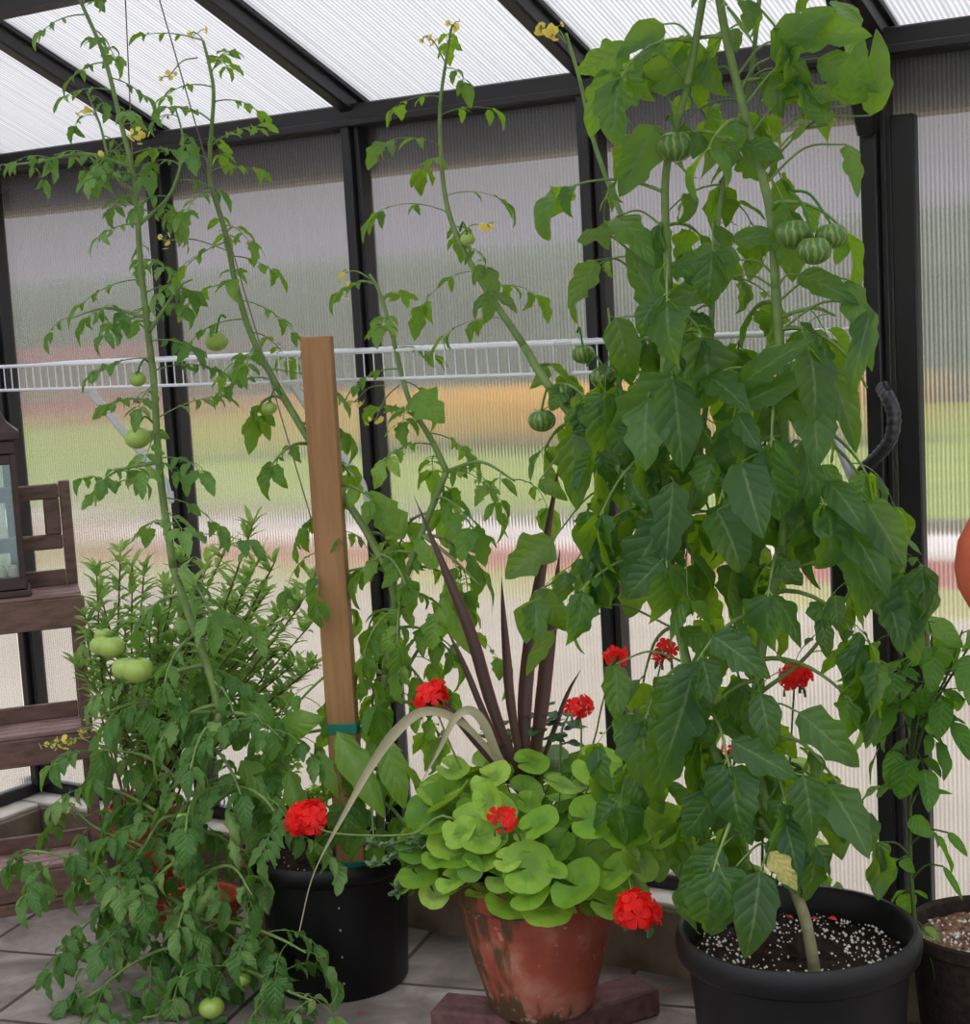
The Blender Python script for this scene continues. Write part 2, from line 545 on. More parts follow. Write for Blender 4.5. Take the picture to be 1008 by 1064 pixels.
    def build(s, name, mat, parent=None, loc=None, smooth=True, kind=None, label=None):
        me = bpy.data.meshes.new(name)
        base = np.zeros(3)
        if parent is not None:
            q = parent
            while q is not None:
                base = base + np.array(q.location)
                q = q.parent
        o_loc = np.zeros(3) if loc is None else np.asarray(loc, float)-base
        org = base + o_loc
        V = np.asarray(s.v, float) - org
        me.from_pydata(V.tolist(), [], s.f)
        for mt in (mat if isinstance(mat, (list, tuple)) else [mat]):
            me.materials.append(mt)
        me.polygons.foreach_set('material_index', s.mi)
        uvl = me.uv_layers.new(name='UVMap')
        li = np.empty(len(me.loops), dtype=np.int32)
        me.loops.foreach_get('vertex_index', li)
        uvl.data.foreach_set('uv', np.asarray(s.uv, np.float32)[li].ravel())
        at = me.attributes.new('tone', 'FLOAT', 'POINT')
        at.data.foreach_set('value', np.asarray(s.tone, np.float32))
        if smooth:
            me.shade_smooth()
            if smooth != 'all':
                me.set_sharp_from_angle(angle=math.radians(40))
        me.update()
        o = bpy.data.objects.new(name, me)
        COL.objects.link(o)
        if parent is not None:
            o.parent = parent
        o.location = o_loc
        if kind:
            o['kind'] = kind
        if label:
            o['label'] = label
        return o


def empty(name, loc, label, cat, group=None):
    o = bpy.data.objects.new(name, None)
    COL.objects.link(o)
    o.location = tuple(loc)
    o.empty_display_size = .05
    o['label'] = label
    o['category'] = cat
    if group:
        o['group'] = group
    return o


def tag(o, label, cat, group=None):
    o['label'] = label
    o['category'] = cat
    if group:
        o['group'] = group
    return o


def structure(mb, name, mat, **k):
    return mb.build(name, mat, kind='structure', **k)


# ------------------------------------------------------------------ leaves
UPV = np.array((0, 0, 1.0))
CLEAR = []   # (point, radius): leaves were picked away here so that a flower or fruit shows
NL = 13


def prof(kind, t):
    if kind == 'lance':
        return max(0.0, math.sin(math.pi*t**.8))**.85
    if kind == 'ovate':
        return max(0.0, math.sin(math.pi*t**.72))**.75
    return max(0.0, math.sin(math.pi*t**.66))**.8


def leaf(mb, base, d, n, L, W, kind='tomato', bend=.6, fold=.25, twist=0.0, tone=.5, rng=random, lobe=None):
    d = nrm(d)
    n = np.asarray(n, float)
    n = n - d*(n @ d)
    if n @ n < 1e-6:
        n = np.cross(d, (1, 0, .3))
    n = nrm(n)
    c = np.asarray(base, float)
    st = L/NL
    mid = np.asarray(base, float) + d*(L*.5)
    for (cp, cr) in CLEAR:
        ax_ = CAM-cp
        ln_ = math.sqrt(ax_ @ ax_)
        q_ = mid-cp
        tt = (q_ @ ax_)/ln_
        if 0 < tt and np.linalg.norm(q_ - ax_*(tt/ln_)) < cr + W*.35:
            return
    lobe = (rng.uniform(.04, .24) if kind == 'tomato' else .04 if kind == 'ovate' else 0.0) if lobe is None else lobe
    ph = [rng.random()*6.28, rng.random()*6.28]
    wa = .12*rng.uniform(.3, 1.3)
    wp = [rng.random()*6.28, rng.random()*6.28]
    fq = rng.uniform(2.6, 3.6)
    f2 = rng.uniform(5.2, 6.3)
    bvar = rng.uniform(.2, 1.6)
    vs, uv = [], []
    for i in range(NL+1):
        t = i/NL
        hw = W*.5*prof(kind, t)
        sd = np.cross(d, n)
        for j, x in enumerate((-1, -.5, 0, .5, 1)):
            q = 1.0
            z = 0.0
            if x:
                k = 0 if x < 0 else 1
                if abs(x) == 1 and lobe:
                    q = 1 + (lobe*math.sin(2*math.pi*fq*t + ph[k]) + min(lobe, .12)*.5*math.sin(2*math.pi*f2*t + 2*ph[k]))*min(1, 2.2*(1-t))
                z = fold*abs(x)**1.4 + (wa*math.sin(2*math.pi*1.8*t+wp[k])*abs(x))
            vs.append(c + sd*(x*hw*q*(1-.25*abs(fold))) + n*(z*hw))
            uv.append((x, t))
        a = bend/NL*(1 + bvar*(t-.4))
        d, n = nrm(d*math.cos(a) - n*math.sin(a)), nrm(n*math.cos(a) + d*math.sin(a))
        if twist:
            n = rot(n, d, twist/NL)
        c = c + d*st
    fs = []
    for i in range(NL):
        for j in range(4):
            o = i*5+j
            fs.append((o, o+1, o+6, o+5))
    mb.add(vs, fs, uv, tone)


def compound(lm, sm, base, az, el, length, pairs, LL, WR, droop, P, rng, rr=.0022):
    d = np.array((math.cos(az)*math.cos(el), math.sin(az)*math.cos(el), math.sin(el)))
    K = 8
    pts, dirs = [np.asarray(base, float)], [d]
    for i in range(K):
        d = nrm(d + np.array((0, 0, -droop/K)) + np.array((rng.gauss(0, .05), rng.gauss(0, .05), 0)))
        pts.append(pts[-1] + d*(length/K))
        dirs.append(d)
    sm.tube(pts, rr, rr*.45, 5, False)

    def at(t):
        f = min(t*K, K-1e-6)
        i = int(f)
        return pts[i] + (pts[i+1]-pts[i])*(f-i), dirs[i+1]
    tone0 = P['tone'] + rng.gauss(0, .13)
    ts = [.42 + .5*i/max(1, pairs-1) for i in range(pairs)] if pairs > 1 else [.6]
    for i, t in enumerate(ts):
        for sgn in (-1, 1):
            if rng.random() < P.get('drop', .08):
                continue
            p, dd = at(min(1, t + rng.uniform(-.04, .04)))
            sdv = nrm(np.cross(dd, UPV) + 1e-4)
            q = LL*(.62 + .33*i/max(1, pairs))*rng.uniform(.8, 1.2)
            dl = nrm(sdv*sgn*.85 + dd*.55 + np.array((0, 0, -P['hang']*rng.uniform(.2, 1.0))))
            up = nrm(UPV + nrm(np.array((d[0], d[1], 0)))*.35 + np.array([rng.gauss(0, .25) for _ in range(3)]))
            p2 = p + dl*(.10*q)
            sm.tube([p, p2], rr*.5, rr*.4, 4, False)
            leaf(lm, p2, dl, up, q, q*WR*rng.uniform(.85, 1.15), P['kind'], P['bend']*rng.uniform(.3, 1.5), rng.uniform(*P['fold']),
                 rng.gauss(0, P['twist']), tone0 + rng.gauss(0, .09), rng)
            if pairs > 1 and rng.random() < P.get('small', .5):
                p3, dd = at(max(.1, t - .12))
                leaf(lm, p3, nrm(sdv*sgn + dd*.3), UPV, q*.35, q*.35*WR*1.1, P['kind'], .4, .2, 0, tone0, rng)
    p, dd = at(.999)
    up = nrm(UPV + nrm(np.array((d[0], d[1], 0)))*.5 + np.array([rng.gauss(0, .2) for _ in range(3)]))
    q = LL*rng.uniform(.95, 1.25)
    leaf(lm, p, nrm(dd + np.array((0, 0, -P['hang']*.5))), up, q, q*WR*rng.uniform(.95, 1.2), P['kind'], P['bend']*rng.uniform(.5, 1.4),
         rng.uniform(*P['fold']), rng.gauss(0, P['twist']), tone0 + rng.gauss(0, .06), rng)


BASEP = dict(tone=.45, hang=.8, kind='tomato', bend=.9, fold=(.05, .5), twist=.5)


def grow(lm, sm, pts, r0, r1, spacing, length, LL, WR=.55, pairs=2, start=.05, end=1.0, droop=1.1, el=(.1, .7), P=None, rng=random, taper=None, fan=None):
    """stem through pts with compound leaves set spirally along it"""
    path = smooth_path(pts, 6)
    sm.tube(path, r0, r1, 8)
    P = dict(BASEP, **(P or {}))
    seg = [np.linalg.norm(path[i+1]-path[i]) for i in range(len(path)-1)]
    tot = sum(seg)
    az = rng.random()*6.28
    s_ = tot*start
    while s_ < tot*end:
        f = s_
        i = 0
        while i < len(seg)-1 and f > seg[i]:
            f -= seg[i]
            i += 1
        p = path[i] + (path[i+1]-path[i])*min(1, f/max(1e-6, seg[i]))
        t = s_/tot
        k = 1.0 if taper is None else taper(t)
        a = az if fan is None else fan[0] + ((az % 6.283)/6.283-.5)*2*fan[1]
        compound(lm, sm, p, a, rng.uniform(*el), length*k*rng.uniform(.75, 1.2), pairs, LL*k, WR, droop*rng.uniform(.7, 1.3), P, rng, rr=max(.0012, r1*.55))
        az += 2.4 + rng.gauss(0, .3)
        s_ += spacing*rng.uniform(.7, 1.3)
    return path


def round_leaf(mb, c, n, R, az, tone, rng):
    """scalloped kidney leaf of a geranium; the notch points along az in the leaf's own plane"""
    n = nrm(n)
    a = nrm(np.cross(n, (math.cos(az), math.sin(az), .2)))
    b = np.cross(n, a)
    seg, rings = 30, (.0, .35, .7, 1.0)
    gap = .30
    cup = rng.uniform(-.05, .28)
    wv = rng.random()*6
    vs, uv, fs = [np.asarray(c, float)], [(0, 0)], []
    for q in rings[1:]:
        for k in range(seg+1):
            an = gap*(.5 + .3*(1-q)) + (2*math.pi-gap*(1+.6*(1-q)))*k/seg
            e = R*q*(1 + (.045*abs(math.sin(an*4.5))-.02 if q == 1 else 0))
            notch = 1 - .28*math.exp(-(min(an, 2*math.pi-an)/.35)**2)
            e *= notch
            z = cup*R*q*q + .07*R*q*math.sin(3*an+wv)
            vs.append(np.asarray(c) + a*(e*math.cos(an)) + b*(e*math.sin(an)) + n*z)
            uv.append((q*math.cos(an), q*math.sin(an)))
    for k in range(seg):
        fs.append((0, 1+k, 2+k))
    for r in range(len(rings)-2):
        o, o2 = 1+r*(seg+1), 1+(r+1)*(seg+1)
        for k in range(seg):
            fs.append((o+k, o2+k, o2+k+1, o+k+1))
    mb.add(vs, fs, uv, tone)


def floret(mb, c, n, R, rng, petals=5):
    n = nrm(n)
    a = nrm(np.cross(n, (.3, .9, .31)))
    b = np.cross(n, a)
    o = rng.random()*6.28
    for k in range(petals):
        an = o + 2*math.pi*k/petals
        d = a*math.cos(an) + b*math.sin(an)
        sd = np.cross(n, d)
        vs = [c]
        for u, w_, z in ((.35, .22, .1), (.75, .42, .16), (1.0, .26, .08)):
            vs += [c + d*(u*R) + sd*(w_*R) + n*(z*R), c + d*(u*R*1.04) + n*((z-.06)*R), c + d*(u*R) - sd*(w_*R) + n*(z*R)]
        mb.add(vs, [(0, 2, 1), (0, 3, 2), (1, 2, 5, 4), (2, 3, 6, 5), (4, 5, 8, 7), (5, 6, 9, 8)])


def flower_head(parent, c, R, rng, n=20, up=(0, 0, 1), fr=.5, buds=True, stretch=1.0):
    mb = MB()
    c = np.asarray(c, float)
    for k in range(n):
        v = nrm(np.array([rng.gauss(0, 1), rng.gauss(0, 1), rng.gauss(.35, .8)]))
        p = c + v*R*rng.uniform(.55, .85)*np.array((stretch, stretch, .75))
        floret(mb, p, nrm(v + np.array([rng.gauss(0, .3) for _ in range(3)])), R*fr*rng.uniform(.8, 1.15), rng)
    o = mb.build('flower_head', M['petal_red'], parent, loc=c)
    if buds:
        sb = MB()
        for k in range(n):
            v = nrm(np.array([rng.gauss(0, 1), rng.gauss(0, 1), rng.gauss(.2, .6)]))
            sb.tube([c - np.array((0, 0, R*.5)), c + v*R*.5], .0012, .001, 4, False)
        for k in range(5):
            an = rng.random()*6.28
            e = c + np.array((math.cos(an)*R*.6, math.sin(an)*R*.6, -R*.7))
            sb.tube([c - np.array((0, 0, R*.4)), e, e - np.array((0, 0, .012))], .0012, .0028, 5)
        sb.build('pedicels', M['stem_dark'], o, loc=c)
    return o


def tomato(parent, c, R, mat, rng, hang=None, ribs=0.0, squash=.84, tilt=0.0, double=False):
    """fruit with a leafy calyx; hang = point of the stem it dangles from"""
    mb = MB()
    pr = []
    for i in range(17):
        a = math.pi*i/16
        r = math.sin(a)*R
        z = -math.cos(a)*R*squash
        if i > 11:
            z -= R*.16*((i-11)/5)**2
        pr.append((r, z))
    lob = (lambda an: 1 + ribs*abs(math.cos(an*3.5+1)) - ribs*.5) if ribs else None
    c = np.asarray(c, float)
    mb.lathe(pr, c, 36, lobes=lob)
    if double:
        mb.lathe([(r*.8, z*.85) for r, z in pr], c + np.array((-R*.75, -R*.35, R*.12)), 30)
    o = mb.build('tomato', mat, parent, loc=c, smooth='all')
    cm = MB()
    top = c + np.array((0, 0, R*squash*.84))
    for k in range(6):
        an = k*1.047 + rng.uniform(-.2, .2)
        leaf(cm, top, (math.cos(an), math.sin(an), .25), UPV, R*rng.uniform(.8, 1.1), R*.3, 'lance', 1.2*rng.uniform(-.3, 1), .15, 0, .45, rng)
    if hang is not None:
        h = np.asarray(hang, float)
        cm.tube(smooth_path([h, (h+top)/2 + np.array((0, 0, .02)), top], 4), .0028, .002, 6)
    cm.build('calyx', M['tomato_leaf_mid'], o, loc=c)
    return o


def truss(parent, c, rng, n=7, R=.028, fl=.008, hang=None, label=None):
    """cluster of small yellow star flowers"""
    mb, sb = MB(), MB()
    c = np.asarray(c, float)
    if hang is not None:
        sb.tube(smooth_path([np.asarray(hang, float), (np.asarray(hang, float)+c)/2+np.array((0, 0, .012)), c], 4), .0016, .0012, 5, False)
    for k in range(n):
        v = np.array([rng.gauss(0, 1), rng.gauss(0, 1), rng.gauss(-.2, .7)])
        p = c + nrm(v)*R*rng.uniform(.4, 1.1)
        sb.tube([c, (c+p)/2+np.array((0, 0, .004)), p], .0009, .0008, 4, False)
        floret(mb, p, nrm(nrm(v)+np.array((0, 0, -.4))), fl*rng.uniform(.7, 1.2), rng, 6)
    o = mb.build('flower_truss', M['petal_yellow'], parent, loc=c, label=label)
    sb.build('stalk', M['stem'], o, loc=c)
    return o


def soil_disc(mb, c, R, rng, amp=.006, rings=10, seg=44):
    c = np.asarray(c, float)
    vs, fs = [c], []
    for r in range(1, rings+1):
        for k in range(seg):
            an = 2*math.pi*k/seg
            q = R*r/rings
            z = rng.gauss(0, amp*.5) + amp*1.2*math.cos(an*2+1)*(r/rings)*(1 if r < rings else .3)
            vs.append(c + np.array((q*math.cos(an), q*math.sin(an), z)))
    for k in range(seg):
        fs.append((0, 1+k, 1+(k+1) % seg))
    for r in range(rings-1):
        o, o2 = 1+r*seg, 1+(r+1)*seg
        for k in range(seg):
            k2 = (k+1) % seg
            fs.append((o+k, o2+k, o2+k2, o+k2))
    mb.add(vs, fs)


def crumbs(mb, c, R, n, rng, s=(.002, .005), inner=0.0):
    OC = [(1, 0, 0), (-1, 0, 0), (0, 1, 0), (0, -1, 0), (0, 0, 1), (0, 0, -1)]
    FC = [(0, 2, 4), (2, 1, 4), (1, 3, 4), (3, 0, 4), (2, 0, 5), (1, 2, 5), (3, 1, 5), (0, 3, 5)]
    for _ in range(n):
        q = R*math.sqrt(rng.uniform(inner, 1))
        an = rng.random()*6.28
        p = np.asarray(c) + np.array((q*math.cos(an), q*math.sin(an), rng.uniform(.001, .006)))
        k = rng.uniform(*s)
        mb.add([p + np.array(v)*k*np.array([rng.uniform(.7, 1.3) for _ in range(3)]) for v in OC], FC)


# ================================================================== SETTING
PX = [i*.6146 for i in range(7)]
RA = math.radians(22)
EZ = 1.925


def roof_pt(x, s, up=0.0):
    """point on the roof slope, s metres up the slope from the eave"""
    return np.array((x, .03 - s*math.cos(RA) - up*0, EZ + s*math.sin(RA) + up))


# floor, curbs
mb = MB()
mb.box((2.6, -3.0, -.03), (5.6, 6.2, .06))
structure(mb, 'floor', M['pavers'], smooth=False)
mb = MB()
mb.box((2.6, .015, .0725), (5.4, .15, .155), bev=.006)
structure(mb, 'baseboard_back', M['concrete'])
mb = MB()
mb.box((2.6, .018, .1545), (5.4, .14, .012), bev=.003)
structure(mb, 'trim_1', M['concrete_top'])
mb = MB()
mb.box((-.02, -1.56, .0715), (.16, 3.0, .153), bev=.006)
structure(mb, 'baseboard_left', M['concrete'])
mb = MB()
mb.box((-.023, -1.555, .1530), (.15, 2.99, .012), bev=.003)
structure(mb, 'trim_2', M['concrete_top'])
# sill profiles
mb = MB()
mb.box((2.6, .035, .177), (5.4, .03, .034), bev=.004)
structure(mb, 'trim_3', M['frame'])
mb = MB()
mb.box((-.035, -1.48, .177), (.03, 3.06, .034), bev=.004)
structure(mb, 'trim_4', M['frame'])
# eave beam and outside gutter
mb = MB()
mb.box((2.65, .02, 1.899), (5.4, .075, .052), bev=.004)
mb.box((2.65, -.02, 1.883), (5.4, .012, .016), bev=.002)
structure(mb, 'trim_5', M['frame'])
mb = MB()
mb.box((2.65, .115, 1.836), (5.5, .11, .13), bev=.01)
structure(mb, 'trim_6', simple('brown_grey_gutter', (96, 86, 86), .6))
# posts along the back wall
tn = 7
for i, x in enumerate(PX):
    mb = MB()
    if i == 4:
        mb.box((x-.012, .012, 1.04), (.032, .066, 1.70), bev=.003)
        mb.box((x+.013, .016, 1.04), (.012, .050, 1.70), bev=.002)
    else:
        mb.box((x-.010, .014, 1.04), (.026, .060, 1.70), bev=.003)
        mb.box((x+.012, .020, 1.04), (.014, .044, 1.70), bev=.002)
    structure(mb, 'trim_%d' % tn, M['frame'])
    tn += 1
mb = MB()
mb.box((PX[4]+.048, .014, .98), (.046, .030, 1.57), bev=.003)
structure(mb, 'trim_%d' % tn, M['frame'])
tn += 1
# knee brace between post and rafter
mb = MB()
mb.bar((PX[4]-.01, -.012, 1.74), (PX[4]-.01, -.17, 1.985), .05, .035, (1, 0, 0), bev=.004)
structure(mb, 'trim_%d' % tn, M['frame'])
tn += 1
# posts of the left wall and its eave
for k in range(1, 5):
    mb = MB()
    mb.box((-.012, -k*.6146, 1.04), (.06, .04, 1.70), bev=.003)
    structure(mb, 'trim_%d' % tn, M['frame'])
    tn += 1
mb = MB()
mb.box((-.02, -1.5, 1.899), (.075, 3.0, .052), bev=.004)
structure(mb, 'trim_%d' % tn, M['frame'])
tn += 1
mb = MB()
mb.box((.0, -.42, 1.425), (.03, .80, .03), bev=.003)
structure(mb, 'trim_%d' % tn, M['frame'])
tn += 1
# glazing: one fluted sheet per bay
wn_ = 1
for i in range(6):
    mb = MB()
    mb.box(((PX[i]+PX[i+1])/2, .036, 1.035), (.6146-.02, .006, 1.70))
    structure(mb, 'window_%d' % wn_, M['wall_poly'], smooth=False)
    wn_ += 1
for k in range(4):
    mb = MB()
    mb.box((-.034, -(k+.5)*.6146, 1.035), (.006, .6146-.02, 1.70))
    structure(mb, 'window_%d' % wn_, M['left_poly'], smooth=False)
    wn_ += 1
# roof: rafters, purlin, sheets
for i, x in enumerate(PX):
    mb = MB()
    a, b = roof_pt(x, -.02), roof_pt(x, 1.55)
    wdt = .05 if i == 4 else .036
    mb.bar(a - np.array((0, 0, .012)), b - np.array((0, 0, .012)), wdt, .045, bev=.004)
    mb.bar(a + np.array((wdt*.5+.004, 0, .010)), b + np.array((wdt*.5+.004, 0, .010)), .012, .018, bev=.002)
    structure(mb, 'trim_%d' % tn, M['frame'])
    tn += 1
mb = MB()
mb.box((1.85, -.575, 2.138), (3.8, .045, .04), bev=.004)
structure(mb, 'trim_%d' % tn, M['frame'])
tn += 1
mb = MB()
for i in range(6):
    xa, xb = PX[i]+.012, PX[i+1]-.012
    q = [roof_pt(xa, -.05, .012), roof_pt(xb, -.05, .012), roof_pt(xb, 1.6, .012), roof_pt(xa, 1.6, .012)]
    up = np.array((0, .0037, .0093))
    mb.add(q + [p + up for p in q], [(3, 2, 1, 0), (4, 5, 6, 7), (0, 1, 5, 4), (1, 2, 6, 5), (2, 3, 7, 6), (3, 0, 4, 7)])
structure(mb, 'ceiling', M['roof_poly'], smooth=False)
# glazed gable above the left eave
mb = MB()
q = [np.array((-.034, .0, 1.925)), np.array((-.034, -1.40, 1.925)), roof_pt(-.034, 1.54, -.02)]
mb.add(q + [v - np.array((.006, 0, 0)) for v in q], [(0, 1, 2), (5, 4, 3), (0, 3, 4, 1), (1, 4, 5, 2), (2, 5, 3, 0)])
structure(mb, 'window_%d' % wn_, M['left_poly'], smooth=False)
# outside ground in strips beyond the glass
OUT = [('gravel_yard', -.5, 3.9, (184, 173, 156), (160, 147, 130)), ('dry_grass_strip', 3.9, 4.6, (168, 160, 98), (140, 140, 80)),
       ('brick_path', 4.6, 5.4, (164, 92, 74), (140, 80, 66)), ('white_stone_path', 5.4, 6.3, (222, 216, 208), (180, 170, 162)),
       ('planting_bed', 6.3, 6.9, (98, 84, 66), (84, 80, 50)), ('lawn', 6.9, 20, (146, 156, 66), (112, 132, 52))]
for nm, y0, y1, c1, c2 in OUT:
    mb = MB()
    y0_ = max(y0, .12)
    mb.box((-6, (y0_+y1)/2, -.05), (60, y1-y0_, .08))
    structure(mb, nm, simple(nm, c1, .9, .1, rgb2=c2, nscale=1.4), smooth=False)
mb = MB()
mb.box((-15.2, -2.5, -.05), (30, 5.2, .08))
structure(mb, 'side_gravel', simple('side_gravel', (184, 173, 156), .9, .1, rgb2=(160, 147, 130), nscale=1.4), smooth=False)

# clipped hedge at the far side of the lawn
mb = MB()
rh = random.Random(3)
NX, NZ = 90, 7
vs, fs = [], []
for i in range(NX+1):
    for j in range(NZ+1):
        a = math.pi*j/NZ
        vs.append(np.array((-34 + 50*i/NX, 17.6 - .7*math.cos(a) + rh.gauss(0, .08), max(0, 2.3*math.sin(a)**.5) + rh.gauss(0, .12)*(0 < j < NZ) - .01)))
for i in range(NX):
    for j in range(NZ):
        o = i*(NZ+1)+j
        fs.append((o, o+NZ+1, o+NZ+2, o+1))
mb.add(vs, fs)
tag(mb.build('hedge', simple('hedge_leaves', (118, 124, 108), .9, .1, rgb2=(84, 94, 78), nscale=2.0), loc=(-9, 17.6, 0)), 'long clipped grey green hedge beyond the lawn, blurred behind the glazing', 'hedge')

# house across the lawn
hs = empty('house', (-10, 20, 0), 'long pale grey house seen blurred through the glazing, beyond the lawn', 'house')
mb = MB()
mb.box((-10, 22, 2.6), (50, 4, 5.3))
mb.build('wall', simple('grey_siding', (196, 190, 198), .8, .2, noise=.2, nscale=.6), hs, smooth=False)
mb = MB()
mb.add([np.array(p) for p in ((-36, 19.4, 5.2), (16, 19.4, 5.2), (16, 24.6, 5.2), (-36, 24.6, 5.2), (-36, 22, 7), (16, 22, 7))],
       [(0, 1, 5, 4), (2, 3, 4, 5), (0, 4, 3), (1, 2, 5), (0, 3, 2, 1)])
mb.build('roof', simple('house_roof', (110, 105, 108), .8), hs, smooth=False)
for k in range(8):
    mb = MB()
    mb.box((-30+5.6*k, 19.97, 1.6), (2.2, .1, 1.5))
    mb.build('window', simple('dark_window', (150, 148, 156), .2), hs, smooth=False)


def outdoor_bush(name, c, size, leafmat, petalmat, nl, nf, lab, cat, seed, lsz=.16, fsz=.10, frange=(-.2, 1), grp=None):
    rg = random.Random(seed)
    root = empty(name, c, lab, cat, grp)
    lm, fm, sm_ = MB(), MB(), MB()
    for k in range(nl):
        v = nrm([rg.gauss(0, 1), rg.gauss(0, 1), rg.gauss(0, 1)])*rg.uniform(.5, 1)
        p = np.array((c[0]+v[0]*size[0], c[1]+v[1]*size[1], size[2]*(1.02+v[2])))
        leaf(lm, p, v + np.array((0, 0, .2)), UPV, lsz, lsz*.5, 'ovate', .5, .2, 0, rg.random()*.6+.2, rg)
    for k in range(nf):
        v = nrm([rg.gauss(0, 1), rg.gauss(0, 1), rg.uniform(*frange)])
        p = np.array((c[0]+v[0]*size[0], c[1]+v[1]*size[1], size[2]*(1.02+v[2])))
        floret(fm, p, v, fsz*rg.uniform(.7, 1.2), rg, 6)
    for k in range(7):
        an = rg.random()*6.28
        sm_.tube([np.array((c[0], c[1], -.01)), np.array((c[0]+math.cos(an)*size[0]*.5, c[1]+math.sin(an)*size[1]*.5, size[2]*1.2))], .012, .006, 5)
    sm_.build('stem', M['stem_brown'], root)
    lm.build('foliage', leafmat, root)
    fm.build('flowers', petalmat, root)


ylw = simple('marigold_petal', (236, 176, 40), .6, .2)
for k, (dx, dy) in enumerate(((-7.4, 11.3), (-5.6, 11.6), (-3.9, 11.4), (-2.2, 11.8))):
    outdoor_bush('yellow_flower_bush', (dx, dy, 0), (.75, .6, .3), M['pepper_leaf'], ylw, 160, 330,
                 'orange yellow flowering bush out on the lawn, blurred behind the glazing', 'bush', 70+k, .16, .15, (-.4, 1), 'yellow bushes on the lawn')
rp = on_y(95, 362, 3.2)
outdoor_bush('red_rose_bush', (rp[0], rp[1], 0), (.30, .30, .70), M['herb_leaf'], simple('rose_petal', (214, 40, 74), .6), 150, 14,
             'rose bush with red blooms standing outside behind the left glazing', 'bush', 81, .12, .12, (.6, 1))

# ================================================================== LADDER STAND AND LANTERN
K_ = np.array((.455, -.215, 0.0))
E_ = np.array((.658, .753, 0.0))
N_ = np.array((-.753, .658, 0.0))
AX = (E_, N_, UPV)


def K(e, n, z):
    return K_ + E_*e + N_*n + UPV*z


WD, DP = .40, .16
st = empty('slatted_plant_stand', K(-.2, .08, 0), 'weathered brown wooden three-tier plant stand in the far left corner', 'plant stand')
for e in (-.014, -WD+.014):
    mb = MB()
    mb.box(K(e, .014, .395), (.028, .028, .79), AX, bev=.003)
    mb.build('leg', M['bench'], st)
    mb = MB()
    mb.box(K(e, DP-.014, .535), (.028, .028, 1.07), AX, bev=.003)
    mb.build('leg', M['bench'], st)
for z0, ah in ((.03, .07), (.375, .068), (.715, .075)):
    zt = z0+ah
    mb = MB()
    mb.box(K(-WD/2, -.008, z0+ah/2), (WD+.012, .016, ah), AX, bev=.002)
    mb.build('apron', M['bench'], st)
    for k in range(4):
        mb = MB()
        mb.box(K(-WD/2, .012+k*.037, zt+.006), (WD-.002, .032, .012), AX, bev=.002)
        mb.build('slat', M['bench_top'], st)
    mb = MB()
    mb.box(K(-WD/2, DP-.020, zt+.032), (WD-.058, .014, .040), AX, bev=.002)
    mb.build('back_rail', M['bench'], st)
mb = MB()
mb.box(K(-WD/2, -.014, .014), (WD, .02, .028), AX, bev=.002)
mb.build('foot_board', M['bench'], st)
for z in (.915, 1.045):
    mb = MB()
    mb.box(K(-WD/2, DP-.016, z), (WD-.058, .022, .038), AX, bev=.004)
    mb.build('frame_rail', M['bench'], st)
for e in (-.050, -WD+.050):
    mb = MB()
    mb.box(K(e, DP-.016, .98), (.040, .020, .094), AX, bev=.004)
    mb.build('frame_stile', M['bench'], st)

LZ = .803
ln = empty('candle_lantern', K(-.20, .075, LZ), 'dark bronze glass candle lantern standing on the top tier of the plant stand', 'lantern')


def LP(e, n, z):
    return K(-.20+e, .062+n, LZ+z)


mb = MB()
mb.box(LP(0, 0, .008), (.162, .142, .016), AX, bev=.003)
mb.box(LP(0, 0, .032), (.146, .126, .032), AX, bev=.004)
mb.build('base', M['lantern'], ln)
for e in (-1, 1):
    for n in (-1, 1):
        mb = MB()
        mb.box(LP(e*.064, n*.054, .20), (.016, .016, .31), AX, bev=.002)
        mb.build('post', M['lantern'], ln)
mb = MB()
mb.box(LP(0, 0, .342), (.136, .116, .026), AX, bev=.003)
mb.box(LP(0, 0, .372), (.146, .126, .034), AX, bev=.003)
mb.box(LP(0, 0, .400), (.170, .150, .022), AX, bev=.004)
mb.build('top_frame', M['lantern'], ln)
mb = MB()
ring = []
for q, z in ((.164, .410), (.116, .432), (.080, .468), (.060, .505), (.052, .512)):
    ring.append([LP(a*q/2, b*q/2*.88, z) for a, b in ((-1, -1), (1, -1), (1, 1), (-1, 1))])
fs = []
for i in range(4):
    for k in range(4):
        fs.append((i*4+k, i*4+(k+1) % 4, i*4+4+(k+1) % 4, i*4+4+k))
fs.append((16, 17, 18, 19))
mb.add([p for r in ring for p in r], fs)
mb.box(LP(0, 0, .53), (.06, .054, .04), AX, bev=.004)
mb.build('roof', M['lantern'], ln)
mb = MB()
mb.tube([LP(.05*math.cos(a), 0, .55+.05*math.sin(a)) for a in np.linspace(0, math.pi, 14)], .004, sides=6)
mb.build('handle', M['lantern'], ln)
for ax_, sg in ((0, 1), (0, -1), (1, 1), (1, -1)):
    mb = MB()
    if ax_ == 0:
        mb.box(LP(sg*.064, 0, .19), (.003, .094, .29), AX)
    else:
        mb.box(LP(0, sg*.054, .19), (.114, .003, .29), AX)
    mb.build('glass_pane', M['glass'], ln, smooth=False)
for k in range(8):
    mb = MB()
    c = LP((-.04, -.014, .014, .040)[k % 4], (-.02, .02)[k//4], .048)
    mb.lathe([(.0001, 0), (.011, 0), (.012, .012), (.011, .020), (.008, .022), (.0001, .021)], c, 14)
    tag(mb.build('tealight', M['candle'], loc=c), 'small ivory tealight clustered inside the bronze lantern', 'candle', 'tealights in the lantern')

